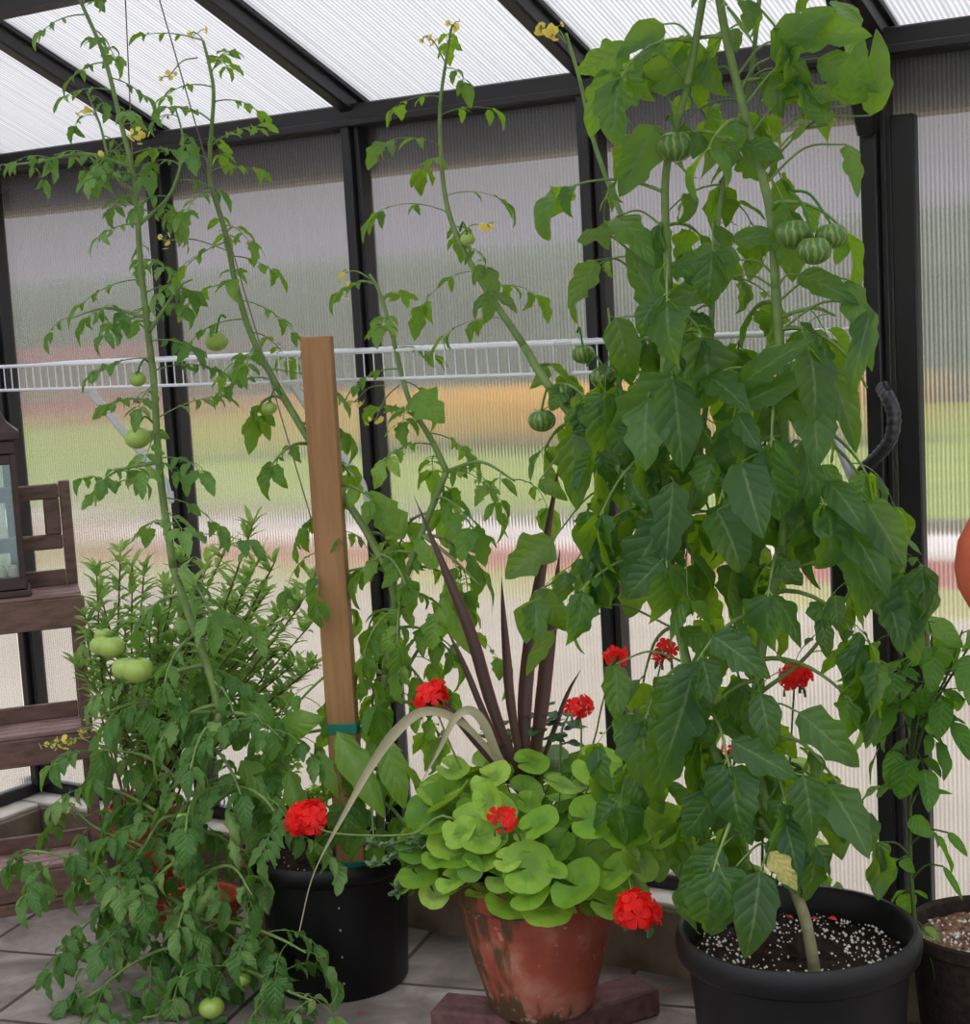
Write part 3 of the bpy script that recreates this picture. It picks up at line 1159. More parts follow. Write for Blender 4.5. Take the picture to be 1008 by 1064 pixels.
# ================================================================== WIRE SHELVES
def wire_shelf(x0, x1, brackets, lab):
    sh = empty('wire_shelf', ((x0+x1)/2, -.15, 1.37), lab, 'shelf')
    mb = MB()
    for (y, z, r) in ((-.30, 1.372, .0042), (-.302, 1.314, .0036), (-.15, 1.366, .003), (-.02, 1.368, .0035)):
        mb.tube([(x0, y, z), (x1, y, z)], r, sides=8)
    mb.build('rail_wires', M['white_wire'], sh)
    mb = MB()
    n = int((x1-x0)/.0254)
    for k in range(n+1):
        x = x0+.003+(x1-x0-.006)*k/n
        mb.tube([(x, -.018, 1.372), (x, -.297, 1.372), (x, -.301, 1.369), (x, -.301, 1.314)], .0016, sides=5)
    mb.build('cross_wires', M['white_wire'], sh)
    for x in brackets:
        mb = MB()
        mb.bar((x, -.272, 1.308), (x, -.036, 1.055), .020, .010, (1, 0, 0), bev=.002)
        mb.bar((x, -.036, 1.058), (x, -.022, 1.005), .018, .008, (1, 0, 0), bev=.002)
        mb.box((x, -.28, 1.308), (.014, .03, .010), bev=.002)
        b = mb.build('bracket', M['white_wire'], sh)
        mb = MB()
        mb.box((x, -.0225, 1.017), (.016, .012, .03), bev=.002)
        mb.build('foot_plate', M['white_wire'], b)
    return sh


wire_shelf(.318, 1.905, (.602, 1.222), 'long white wire shelf on the glazing, running left from behind the big tomato plant')
wire_shelf(1.945, 2.432, (2.412,), 'short white wire shelf behind the big tomato plant, ending at the thick post')

# ================================================================== SMALL FIXTURES
hk = MB()
hpts = [np.array((2.474, -.045, 1.255))] + path_y([(924, 415, -.075), (929, 432, -.085), (926, 455, -.09), (914, 472, -.09), (900, 485, -.085), (892, 500, -.07)]) + [on_y(891, 515, -.05)]
hp = smooth_path(hpts, 8)
hk.tube(hp, .0145, .0105, 12, True, ripple=lambda i: 1.0 + (.10 if i % 3 == 0 else -.03))
tag(hk.build('twisted_cable', M['cable'], smooth='all'), 'thick black twisted cable looped around the heavy right-hand post', 'cable')
mb = MB()
mb.box((2.366, .012, .878), (.05, .040, .10), bev=.004)
pl_ = empty('thermostat', (2.366, .02, .83), 'small blue grey plastic box on the glazing, half hidden by tomato leaves', 'thermostat')
mb.build('housing', M['grey_plastic'], pl_)
mb = MB()
mb.box((2.366, -.010, .878), (.036, .004, .074), bev=.001)
mb.build('cover', M['black_plastic'], pl_)

hc = on_y(1071, 588, -.575)
hp_ = empty('hanging_pot', (hc[0], hc[1], hc[2]-.1), 'round orange terracotta pot hanging at the right edge', 'pot')
mb = MB()
mb.lathe([(.0001, -.105), (.045, -.103), (.085, -.075), (.108, -.03), (.112, 0), (.106, .04), (.088, .075), (.080, .085), (.088, .095), (.082, .098), (.074, .085), (.098, .03), (.1, 0), (.06, -.09), (.0001, -.095)], hc, 48)
mb.build('bowl', M['terracotta'], hp_, loc=hc)
mb = MB()
for k in range(3):
    a = k*2.094+.4
    mb.tube([hc + np.array((.084*math.cos(a), .084*math.sin(a), .092)), hc + np.array((0, 0, .42))], .0015, sides=5)
mb.tube([hc + np.array((0, 0, .42)), np.array((hc[0], -.575, 2.125))], .002, sides=5)
mb.build('hanger_wire', M['steel'], hp_)

for i, (a, b, lab) in enumerate((
        ((130, -6, -.575), (138, 175, -.62), 'thin grey twine hanging from the roof purlin to the far left tomato tip'),
        ((164, -6, -.575), (334, 575, -.42), 'long slanting grey twine from the roof purlin down to the wooden stake'))):
    mb = MB()
    mb.tube(smooth_path([on_y(*a), (on_y(*a)+on_y(*b))/2 + np.array((0, 0, -.004)), on_y(*b)], 6), .0014, sides=5)
    tag(mb.build('training_string', M['twine'], smooth='all'), lab, 'string')

# ================================================================== POTS
PA = np.array((2.458, -.527, 0.0))
PB = np.array((1.312, -.357, 0.0))
PG = np.array((1.862, -.410, 0.062))
PE = np.array((2.70, -.205, 0.0))

# bricks under the terracotta pot
for (ctr, ang, lab) in (((1.745, -.47, .03), math.radians(12), 'red brown paver brick under the left front of the terracotta pot'),
                        ((1.930, -.352, .03), math.radians(62), 'red brown paver brick under the right side of the terracotta pot')):
    mb = MB()
    ca, sa = math.cos(ang), math.sin(ang)
    ax = (np.array((ca, sa, 0)), np.array((-sa, ca, 0)), UPV)
    mb.box(ctr, (.17 if ang < .5 else .30, .095, .06), ax, bev=.006)
    tag(mb.build('paver_brick', M['brick']), lab, 'brick', 'bricks under the terracotta pot')

# ------------------------------------------------------------------ big tomato plant on the right
rA = random.Random(11)
for (x, y, Y, r) in ((826, 703, -.22, .05), (757, 781, -.22, .025), (637, 684, -.33, .03), (690, 676, -.34, .03), (662, 946, -.62, .05), (602, 735, -.42, .03), (448, 725, -.47, .05), (320, 850, -.60, .06), (522, 852, -.64, .025),
                     (846, 250, -.5, .05), (702, 152, -.5, .03), (912, 455, -.09, .05), (563, 437, -.42, .02), (116, 672, -.62, .03), (143, 696, -.63, .035), (335, 400, -.42, .03), (340, 500, -.42, .03), (347, 600, -.42, .03), (143, 455, -.6, .025), (225, 355, -.42, .02), (220, 1047, -.66, .025),
                     (803, 235, -.46, .008), (790, 175, -.46, .008), (765, 80, -.47, .008), (750, 25, -.48, .008), (692, 230, -.47, .006), (708, 105, -.48, .008), (727, 35, -.49, .008), (852, 185, -.4, .035), (725, 200, -.4, .012)):
    CLEAR.append((on_y(x, y, Y), r))
ta = empty('potted_tomato_plant', PA, 'tall dense tomato plant with large dark leaves in the big black pot, right of centre', 'tomato plant')
mb = MB()
mb.lathe([(.0001, .004), (.155, .004), (.160, .0), (.166, .006), (.186, .27), (.190, .305), (.203, .312), (.208, .318), (.211, .335), (.2085, .352),
          (.203, .360), (.196, .360), (.190, .352), (.187, .30), (.180, .20), (.0001, .19)], PA, 72)
mb.build('pot', M['black_plastic'], ta, loc=PA)
sb = MB()
SA = PA + np.array((0, 0, .305))
soil_disc(sb, SA, .187, rA, .010)
so = sb.build('soil', M['soil'], ta, loc=SA, smooth='all')
cb = MB()
crumbs(cb, SA + np.array((0, 0, .004)), .180, 520, rA, (.0010, .0036), .2)
crumbs(cb, SA + np.array((0, 0, .004)), .10, 40, rA, (.0015, .003))
cb.build('perlite', M['perlite'], so, loc=SA, kind='stuff')

lm, sm, sd_ = MB(), MB(), MB()
LM = lm
base = path_y([(848, 986, -.62), (838, 960, -.62), (826, 925, -.60), (813, 880, -.57)])
base[0][2] = .30
sA = smooth_path(base, 6)
sd_.tube(sA, .0105, .0092, 9)
sd_.build('stem_base', simple('grey_green_stem', (126, 124, 92), .6, .3, rgb2=(96, 94, 66), nscale=40), ta, smooth='all')
a_lo = path_y([(813, 880, -.57), (790, 815, -.55), (785, 740, -.52), (795, 650, -.50), (813, 570, -.49), (815, 480, -.48), (812, 390, -.48), (806, 300, -.48)])
a_hi = path_y([(806, 300, -.48), (800, 218, -.48), (780, 140, -.49), (757, 50, -.50), (740, -45, -.51)])
b_lo = path_y([(813, 880, -.57), (770, 830, -.56), (745, 790, -.55), (722, 720, -.53), (700, 620, -.51), (692, 500, -.50), (690, 400, -.49), (695, 300, -.49)])
b_hi = path_y([(695, 300, -.49), (692, 180, -.50), (715, 85, -.51), (738, -45, -.53)])
c_ = path_y([(700, 620, -.51), (725, 480, -.46), (737, 390, -.44), (741, 300, -.43), (750, 200, -.42), (772, 122, -.41), (785, 40, -.41), (792, -40, -.42)])
d_ = path_y([(700, 620, -.51), (690, 450, -.42), (682, 350, -.36), (655, 250, -.32), (632, 190, -.30), (615, 140, -.29), (603, 85, -.29), (588, 35, -.28)])
e_ = path_y([(692, 560, -.50), (640, 480, -.44), (600, 438, -.40), (566, 395, -.37), (545, 360, -.35), (505, 300, -.34), (477, 250, -.33), (462, 200, -.33), (457, 120, -.33), (464, 60, -.33), (470, 25, -.33)])
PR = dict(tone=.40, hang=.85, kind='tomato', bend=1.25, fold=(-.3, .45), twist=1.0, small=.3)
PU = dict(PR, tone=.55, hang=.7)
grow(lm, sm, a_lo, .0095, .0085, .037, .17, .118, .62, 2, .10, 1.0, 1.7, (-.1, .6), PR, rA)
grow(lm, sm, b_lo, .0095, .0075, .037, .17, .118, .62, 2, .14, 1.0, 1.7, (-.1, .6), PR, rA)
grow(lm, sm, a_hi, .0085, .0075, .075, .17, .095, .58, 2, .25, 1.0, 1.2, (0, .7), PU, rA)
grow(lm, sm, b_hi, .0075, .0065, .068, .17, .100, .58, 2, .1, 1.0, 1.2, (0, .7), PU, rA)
grow(lm, sm, c_, .006, .004, .046, .16, .105, .56, 2, .1, 1.0, 1.4, (0, .6), dict(PR, tone=.45), rA)
grow(lm, sm, d_, .007, .0035, .075, .14, .085, .55, 2, .12, .72, 1.3, (0, .6), dict(PR, tone=.45), rA, taper=lambda t: 1-.4*t)
grow(lm, sm, e_[:5], .0095, .008, .075, .13, .090, .55, 2, .05, .95, 1.3, (0, .6), dict(PR, tone=.45), rA)
grow(lm, sm, e_[4:], .0075, .002, .048, .17, .070, .5, 2, .1, 1.0, .9, (.1, .7), dict(BASEP, tone=.5), rA, taper=lambda t: 1-.35*t)
# side shoots that widen the bush
for pts in ([(790, 720, -.52), (840, 680, -.50), (880, 620, -.48), (905, 560, -.46)],
            [(812, 480, -.48), (850, 455, -.46), (890, 490, -.44), (912, 550, -.43)],
            [(690, 480, -.50), (655, 430, -.48), (640, 380, -.46), (632, 320, -.45)],
            [(692, 560, -.50), (660, 540, -.50), (635, 560, -.49), (615, 600, -.49)],
            [(785, 760, -.53), (830, 770, -.52), (860, 800, -.51), (880, 830, -.50)],
            [(722, 720, -.53), (690, 735, -.52), (672, 770, -.52), (665, 810, -.52)],
            [(808, 330, -.48), (845, 320, -.46), (868, 328, -.45)],
            [(770, 830, -.56), (745, 850, -.58), (735, 880, -.59)]):
    grow(lm, sm, path_y(pts), .004, .002, .042, .13, .105, .56, 2, .2, 1.0, 1.7, (-.3, .5), PR, rA)

# single big leaves whose place shows clearly
def hero(lm, bx, by, tx, ty, Y, wr=.5, bend=.5, fold=.15, tone=.45, kind='tomato', dY=0.0, tw=0.0, rng=rA, face=None, stems=None, sm=None):
    a, b = on_y(bx, by, Y), on_y(tx, ty, Y+dY)
    d = b-a
    L = np.linalg.norm(d)*(1+.06*abs(bend))
    nn = nrm(np.array((.54, -.84, .35))) if face is None else nrm(face)
    dd = nrm(d)
    n = nrm(nn - dd*(nn @ dd))
    n0 = len(lm.v)
    leaf(lm, a, nrm(dd*math.cos(bend/2) + n*math.sin(bend/2)), n, L, L*wr, kind, bend, fold, tw, tone, rng)
    if stems is not None and len(lm.v) > n0:
        best = min(stems, key=lambda s_: np.linalg.norm(s_ - a - np.array((0, 0, -.03))))
        k = np.linalg.norm(best-a)
        if k > .008:
            sm.tube(smooth_path([best, (best+a)/2 + np.array((0, 0, .18*k)), a], 5), .0024, .0016, 5, False)


HER = [(655, 50, 600, 78, -.52, .55), (640, 72, 612, 142, -.52, .5), (660, 140, 640, 190, -.5, .55), (690, 25, 640, 60, -.5, .6), (700, 95, 700, 165, -.5, .6), (745, 70, 640, 95, -.48, .5),
       (820, 40, 905, 40, -.5, .5), (800, 60, 870, 10, -.5, .5), (850, 60, 915, 95, -.5, .55), (880, 110, 892, 40, -.5, .5), (905, 120, 915, 30, -.47, .35),
       (840, 100, 885, 100, -.5, .5), (770, 150, 815, 165, -.5, .6), (880, 150, 893, 205, -.47, .35), (860, 130, 835, 95, -.5, .6),
       (700, 250, 660, 210, -.5, .6), (680, 130, 645, 205, -.52, .55), (700, 155, 720, 200, -.49, .5),
       (760, 250, 830, 245, -.5, .3), (770, 270, 700, 280, -.51, .4), (755, 290, 690, 320, -.53, .45), (830, 285, 890, 320, -.5, .4),
       (690, 330, 650, 260, -.5, .45), (620, 270, 590, 320, -.45, .5), (600, 250, 645, 240, -.45, .3), (640, 225, 680, 275, -.47, .4),
       (640, 330, 655, 400, -.52, .5), (735, 390, 780, 430, -.58, .45), (770, 400, 845, 350, -.58, .32), (770, 420, 850, 385, -.58, .35),
       (700, 390, 635, 470, -.58, .45), (700, 395, 710, 490, -.6, .55), (845, 410, 850, 485, -.56, .6), (765, 430, 790, 470, -.6, .5),
       (770, 480, 790, 560, -.61, .6), (745, 530, 770, 595, -.62, .7), (690, 480, 640, 440, -.57, .5), (690, 540, 645, 620, -.6, .5),
       (700, 500, 690, 590, -.6, .45), (835, 460, 845, 540, -.55, .3), (870, 530, 925, 620, -.5, .45), (900, 520, 940, 590, -.5, .55),
       (880, 560, 905, 640, -.51, .5), (930, 610, 950, 690, -.48, .45), (920, 610, 935, 680, -.48, .45), (860, 500, 900, 560, -.52, .4),
       (690, 640, 720, 730, -.62, .55), (740, 660, 800, 705, -.63, .5), (790, 720, 800, 780, -.62, .55), (720, 700, 690, 800, -.64, .5),
       (700, 740, 680, 830, -.63, .45), (760, 770, 830, 810, -.63, .45), (830, 740, 890, 800, -.6, .5), (860, 815, 905, 890, -.58, .5),
       (835, 805, 845, 870, -.63, .6), (740, 830, 710, 870, -.63, .6), (750, 880, 705, 930, -.66, .6), (765, 900, 735, 970, -.68, .55),
       (790, 905, 775, 995, -.69, .5), (800, 870, 830, 930, -.64, .5), (815, 850, 830, 915, -.62, .45), (640, 690, 640, 750, -.58, .5),
       (620, 600, 600, 660, -.55, .4), (560, 500, 590, 520, -.48, .5), (575, 560, 525, 600, -.5, .65), (555, 615, 590, 655, -.5, .6), (600, 580, 620, 640, -.52, .5),
       (575, 655, 545, 700, -.5, .3), (595, 450, 600, 530, -.5, .5), (860, 380, 890, 470, -.5, .35), (905, 320, 880, 410, -.48, .3), (880, 290, 905, 385, -.48, .3)]
STA = [p for q_ in (a_lo, a_hi, b_lo, b_hi, c_, d_, e_[:6]) for p in smooth_path(q_, 6)]
for h in HER:
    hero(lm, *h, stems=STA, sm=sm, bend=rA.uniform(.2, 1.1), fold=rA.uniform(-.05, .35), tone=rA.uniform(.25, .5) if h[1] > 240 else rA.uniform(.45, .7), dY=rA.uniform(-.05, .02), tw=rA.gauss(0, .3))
hero(lm, 800, 885, 828, 925, -.655, .5, tone=1.0)
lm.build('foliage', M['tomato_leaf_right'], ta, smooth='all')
sm.build('stem', M['stem'], ta, smooth='all')
for (x, y, r, Y, hx, hy, mt, rb) in ((702, 152, 16, -.53, 692, 125, 'striped_tomato', .10), (825, 243, 15, -.53, 803, 218, 'striped_tomato', .12), (846, 260, 14, -.56, 820, 200, 'striped_tomato', .08),
                             (864, 245, 13, -.52, 822, 198, 'striped_tomato', .08), (585, 408, 11, -.40, 592, 425, 'striped_tomato', .1), (563, 437, 12, -.42, 575, 405, 'striped_tomato', .1),
                             (606, 368, 10, -.40, 600, 345, 'striped_tomato', .1), (628, 392, 12, -.42, 610, 380, 'striped_tomato', .1), (486, 249, 7, -.34, 478, 240, 'green_tomato', 0), (676, 455, 15, -.58, 690, 430, 'striped_tomato', .1)):
    tomato(ta, on_y(x, y, Y), r/1700*(3.35 if x > 650 else 3.65), M[mt], rA, on_y(hx, hy, Y+.02), rb)
for (x, y, Y, n, hx, hy) in ((577, 33, -.29, 14, 588, 45), (563, 30, -.29, 8, 588, 45), (442, 38, -.33, 5, 463, 66), (470, 28, -.33, 4, 466, 50), (505, 235, -.34, 5, 478, 245)):
    truss(ta, on_y(x, y, Y), rA, n, .02, .008, on_y(hx, hy, Y))

# ------------------------------------------------------------------ planter with geranium and cordyline
rG = random.Random(5)
tg = empty('potted_geranium', PG, 'lime leaved geranium with scarlet flowers and maroon spikes in a stained terracotta pot', 'geranium')
mb = MB()
mb.lathe([(.0001, .0), (.100, .0), (.105, .006), (.135, .115), (.156, .215), (.159, .232), (.165, .236), (.171, .246), (.173, .292), (.169, .300), (.158, .300), (.154, .29), (.145, .22), (.0001, .21)], PG, 64)
mb.build('pot', M['old_terracotta'], tg, loc=PG)
mb = MB()
soil_disc(mb, PG + np.array((0, 0, .275)), .150, rG, .008)
mb.build('soil', M['soil'], tg, loc=PG + np.array((0, 0, .275)), smooth='all')
lm, sm, dm = MB(), MB(), MB()
c0 = PG + np.array((-.005, -.01, .325))
vw = nrm(CAM - c0)
placed = []
for k in range(900):
    if len(placed) > 150:
        break
    v = nrm([rG.gauss(0, 1), rG.gauss(0, 1), rG.uniform(-.55, 1.3)])
    if v[2] < -.42:
        continue
    q = rG.uniform(.72, 1.0)
    p = c0 + np.array((v[0]*.265*q, v[1]*.24*q, (.17*q*v[2] if v[2] > 0 else .15*v[2]) + .01))
    if p[1] > -.085 or any(np.linalg.norm(p-o) < .040 for o in placed):
        continue
    placed.append(p)
    n = nrm(v*np.array((.7, .7, .5)) + np.array((0, 0, 1.0)) + np.array((.15, -.22, 0)) + np.array([rG.gauss(0, .42) for _ in range(3)]))
    round_leaf(lm, p, n, rG.uniform(.026, .054), math.atan2(-v[1], -v[0]), rG.uniform(.1, .85), rG)
    sm.tube(smooth_path([PG + np.array((v[0]*.05, v[1]*.05, .275)), c0 + (p-c0)*.55 + np.array((0, 0, .0)), p - n*.001], 4), .0022, .0016, 5, False)
# hand-placed front leaves
for (x, y, Y, R) in ((601, 921, -.62, .052), (545, 908, -.62, .041), (568, 942, -.60, .050), (500, 870, -.62, .040), (433, 884, -.58, .036), (456, 890, -.6, .032), (478, 865, -.62, .036),
                     (508, 832, -.60, .036), (613, 850, -.60, .042), (560, 855, -.62, .040), (620, 795, -.5, .048), (645, 825, -.55, .038), (583, 815, -.55, .038), (552, 792, -.46, .036),
                     (450, 825, -.52, .036), (502, 888, -.62, .036), (575, 905, -.63, .026), (652, 870, -.58, .042), (640, 905, -.58, .040), (690, 860, -.5, .045), (470, 800, -.48, .034), (635, 940, -.58, .045)):
    p = on_y(x, y, Y)
    n = nrm(np.array((.26, -.46, .85)) + np.array([rG.gauss(0, .25) for _ in range(3)]))
    round_leaf(lm, p, n, R, rG.uniform(1.2, 2.6), rG.uniform(.35, .75), rG)
    sm.tube(smooth_path([PG + np.array((0, -.06, .275)), (PG + p)/2 + np.array((0, .02, .12)), p - n*.001], 4), .0022, .0016, 5, False)
lm.build('foliage', M['geranium_leaf'], tg, smooth='all')
# dark-leaved upright growth at the back
for (x0, y0, x1, y1) in ((560, 800, 565, 735), (545, 800, 520, 755), (575, 800, 590, 745), (530, 800, 505, 760)):
    p = path_y([(x0, y0, -.40), ((x0+x1)/2, (y0+y1)/2, -.38), (x1, y1, -.37)])
    p[0][2] = .335
    sm.tube(smooth_path(p, 4), .003, .002, 6)
    for k in range(7):
        an = k*2.4
        leaf(dm, p[1] + (p[2]-p[1])*(k/6), (math.cos(an), math.sin(an), .2), UPV, .055, .036, 'ovate', .5, .1, 0, rG.uniform(.2, .6), rG)
dm.build('dark_leaves', M['dark_geranium_leaf'], tg, smooth='all')


def strap(path, w, fold=.5, tw=0.0, wp=None):
    pts = smooth_path(path, 7)
    mb = MB()
    n = len(pts)
    vs, uv, fs = [], [], []
    s0 = None
    for i, p in enumerate(pts):
        t = i/(n-1)
        d = nrm(pts[min(i+1, n-1)] - pts[max(i-1, 0)])
        view = nrm(np.array((.54, -.84, .15)))
        sd = nrm(np.cross(view, d))
        if s0 is not None and sd @ s0 < 0:
            sd = -sd
        s0 = sd
        sd = rot(sd, d, tw*(t-.3))
        nn = np.cross(d, sd)
        hw = w*(wp(t) if wp else (min(1, .55+1.6*t) * max(0.02, 1-max(0, (t-.45)/.55)**1.5)))
        for x in (-1, -.5, 0, .5, 1):
            vs.append(p + sd*(x*hw) + nn*(fold*hw*(x*x-.4)))
            uv.append((x, t))
    for i in range(n-1):
        for j in range(4):
            o = i*5+j
            fs.append((o, o+1, o+6, o+5))
    mb.add(vs, fs, uv)
    return mb


root_g = (548, 832, -.40)
for k, (pts, wd, tw) in enumerate((
        ([root_g, (545, 740, -.39), (552, 660, -.38), (566, 570, -.37), (583, 470, -.36)], .0145, .3),
        ([root_g, (562, 740, -.40), (570, 670, -.40), (577, 620, -.40), (582, 570, -.40)], .0145, -.5),
        ([root_g, (532, 740, -.41), (527, 690, -.41), (523, 640, -.41), (521, 598, -.41)], .0095, .6),
        ([root_g, (512, 735, -.42), (490, 660, -.44), (462, 590, -.45), (430, 515, -.46)], .0125, -.4),
        ([root_g, (505, 745, -.43), (488, 705, -.44), (475, 675, -.45), (463, 652, -.45)], .0065, .3),
        ([root_g, (575, 760, -.38), (590, 720, -.37), (604, 695, -.36)], .005, .3),
        ([root_g, (500, 775, -.44), (470, 740, -.46), (452, 725, -.46)], .010, .3))):
    strap(path_y(pts), wd, .55, tw).build('spike_leaf', M['spike'], tg, smooth='all')
strap(path_y([root_g, (520, 790, -.45), (503, 752, -.48), (488, 738, -.50), (472, 748, -.52), (456, 780, -.53), (435, 818, -.54)]), .009, .4, .5).build(
    'spike_leaf', M['dry_leaf'], tg, smooth='all', label='bent grey drying leaf')
strap(path_y([root_g, (500, 770, -.48), (470, 745, -.52), (438, 740, -.56), (410, 762, -.59), (385, 797, -.61), (360, 842, -.63), (335, 888, -.64), (322, 920, -.645), (311, 968, -.65)]),
      .0125, .35, .3, wp=lambda t: (.35+1.1*t if t < .45 else max(.10, .85*(1-((t-.45)/.4)))) if t < .86 else .09).build('dry_strap', M['dry_leaf'], tg, smooth='all', label='long pale withered strap leaf')
HEADS = [(448, 725, -.47, .039, 24, .5, [(500, 840, -.45), (475, 790, -.47)]), (320, 850, -.60, .045, 30, .5, [(470, 850, -.6), (430, 866, -.62), (380, 868, -.62), (340, 864, -.61)]),
         (602, 735, -.42, .028, 10, .55, [(598, 800, -.42), (604, 765, -.42)]), (522, 852, -.64, .028, 7, .55, [(540, 870, -.6)]),
         (662, 946, -.62, .044, 22, .5, [(640, 860, -.55), (650, 900, -.58)]), (637, 684, -.33, .028, 7, .6, [(610, 790, -.38), (625, 735, -.35)]), (690, 676, -.34, .030, 9, .5, [(650, 800, -.4), (675, 735, -.36)])]
for (x, y, Y, R, n, fr, via) in HEADS:
    p = on_y(x, y, Y)
    flower_head(tg, p, R, rG, n, fr=fr)
    sm.tube(smooth_path([PG + np.array((0, -.02, .25))] + path_y(via) + [p], 5), .0024, .0018, 6, False)
sm.build('stem', M['stem'], tg, smooth='all')
# grey sprig that trails over the black pot
gm, gs = MB(), MB()
for (pts) in ([(500, 855, -.55), (460, 872, -.58), (420, 885, -.60), (385, 900, -.60)], [(480, 870, -.58), (440, 895, -.60), (420, 915, -.60), (412, 930, -.60)], [(470, 862, -.58), (430, 872, -.59), (400, 880, -.58), (380, 876, -.57)]):
    path = smooth_path(path_y(pts), 9)
    gs.tube(path, .0018, .001, 5, False)
    for i, p in enumerate(path[6:]):
        for k in range(3):
            an = rG.random()*6.28
            leaf(gm, p, (math.cos(an), math.sin(an), rG.uniform(-.2, .9)), UPV, rG.uniform(.014, .026), .010, 'ovate', .3, .2, 0, rG.uniform(.2, .8), rG)
o = gm.build('trailing_sprig', M['sage_leaf'], tg, smooth='all')
gs.build('stem', M['stem_dark'], o, smooth='all')

# ------------------------------------------------------------------ black pot with stake and the staked tomato
rB = random.Random(23)
tb = empty('potted_tomato_plant', PB, 'staked leggy tomato plant rooted in the black pot left of the terracotta pot', 'tomato plant')
mb = MB()
mb.lathe([(.0001, .004), (.140, .004), (.146, .0), (.150, .006), (.163, .255), (.172, .262), (.180, .270), (.183, .284), (.181, .298), (.177, .303), (.171, .300), (.167, .29), (.160, .2), (.0001, .19)], PB, 64)
mb.build('pot', M['black_plastic'], tb, loc=PB)
vdir = nrm(np.array((CAM[0]-PB[0]+.15, CAM[1]-PB[1], 0)))
for z in (.215, .165, .105, .045):
    an = math.atan2(vdir[1], vdir[0])
    r = .150 + (.163-.150)*z/.255
    c = PB + np.array((math.cos(an)*r, math.sin(an)*r, z))
    d = np.array((math.cos(an), math.sin(an), 0))
    mb = MB()
    mb.tube([c - d*.002, c + d*.001, c + d*.0025], .0042, .0022, 10)
    mb.build('rivet', M['steel'], tb)
sb = MB()
SB = PB + np.array((0, 0, .262))
soil_disc(sb, SB, .164, rB, .008)
so = sb.build('soil', M['soil'], tb, loc=SB, smooth='all')
cb = MB()
crumbs(cb, SB + np.array((0, 0, .004)), .155, 70, rB, (.0012, .003))
cb.build('perlite', M['perlite'], so, loc=SB, kind='stuff')
lm, sm = MB(), MB()
b0 = path_y([(392, 872, -.34), (397, 780, -.34), (401, 700, -.34)])
b0[0][2] = .26
sm.tube(smooth_path(b0, 6), .0105, .009, 9)
B1 = path_y([(401, 700, -.34), (410, 620, -.35), (385, 560, -.36), (360, 520, -.37), (326, 465, -.38), (290, 405, -.39), (262, 350, -.40), (245, 295, -.42), (235, 245, -.44), (219, 190, -.47), (218, 160, -.49), (222, 100, -.52), (218, 70, -.53), (211, 42, -.54)])
B2 = path_y([(401, 700, -.34), (416, 620, -.33), (438, 555, -.32), (464, 490, -.31), (450, 460, -.31), (425, 415, -.30), (408, 350, -.30), (395, 305, -.30), (384, 285, -.30)])
PW = dict(BASEP, tone=.52, hang=.25, bend=.8, fold=(0, .6), twist=.8, drop=.12)
PM = dict(BASEP, tone=.45, hang=.8, bend=1.0, fold=(0, .6), twist=.7)
grow(lm, sm, b0, .0105, .009, .045, .16, .090, .52, 3, .25, 1.0, 1.5, (-.1, .6), PM, rB)
grow(lm, sm, B1[:6], .009, .0075, .050, .13, .070, .52, 3, .05, 1.0, 1.4, (-.1, .6), PM, rB)
grow(lm, sm, B1[5:], .0075, .003, .034, .15, .060, .46, 3, .03, 1.0, .8, (-.1, .7), PW, rB, taper=lambda t: 1-.35*t)
grow(lm, sm, B2[:4], .0085, .007, .045, .15, .078, .55, 3, .1, 1.0, 1.5, (-.1, .6), PM, rB)
grow(lm, sm, B2[3:], .007, .003, .034, .14, .062, .5, 3, .0, 1.0, .9, (-.1, .6), PW, rB, taper=lambda t: 1-.3*t)
for pts, LL in (([(401, 700, -.34), (365, 690, -.38), (335, 705, -.42), (300, 740, -.45)], .085), ([(397, 760, -.34), (350, 757, -.40), (300, 765, -.44), (262, 775, -.46)], .095),
            ([(398, 740, -.34), (420, 700, -.32), (445, 660, -.31), (470, 640, -.31)], .075), ([(360, 520, -.37), (330, 590, -.40), (318, 620, -.42)], .06),
            ([(464, 490, -.31), (500, 480, -.31), (535, 500, -.32)], .065), ([(395, 800, -.34), (360, 790, -.40), (340, 800, -.46)], .095),
            ([(438, 555, -.32), (470, 580, -.32), (500, 610, -.33)], .06)):
    grow(lm, sm, path_y(pts), .005, .002, .045, .12, LL, .55, 2, .2, 1.0, 1.8, (-.3, .5), PM, rB)
for h in ((430, 190+220, 462, 440, -.34, .7), (350, 760, 400, 850, -.50, .35), (330, 780, 352, 830, -.52, .35), (300, 800, 315, 865, -.52, .35), (250, 790, 300, 850, -.54, .35),
          (455, 590, 430, 560, -.33, .5), (290, 760, 340, 745, -.5, .5), (250, 720, 290, 760, -.5, .5), (400, 770, 420, 840, -.45, .4), (420, 560, 385, 510, -.34, .5), (460, 620, 490, 680, -.34, .4)):
    hero(lm, *h, bend=rB.uniform(.5, 1.3), fold=rB.uniform(-.5, .2), tone=rB.uniform(.4, .75), rng=rB)
lm.build('foliage', M['tomato_leaf_mid'], tb, smooth='all')
sm.build('stem', M['stem'], tb, smooth='all')
for (x, y, r, Y, hx, hy) in ((225, 355, 11, -.42, 235, 330), (280, 424, 7, -.42, 293, 410)):
    tomato(tb, on_y(x, y, Y), r/1700*3.9, M['green_tomato'], rB, on_y(hx, hy, Y+.02))
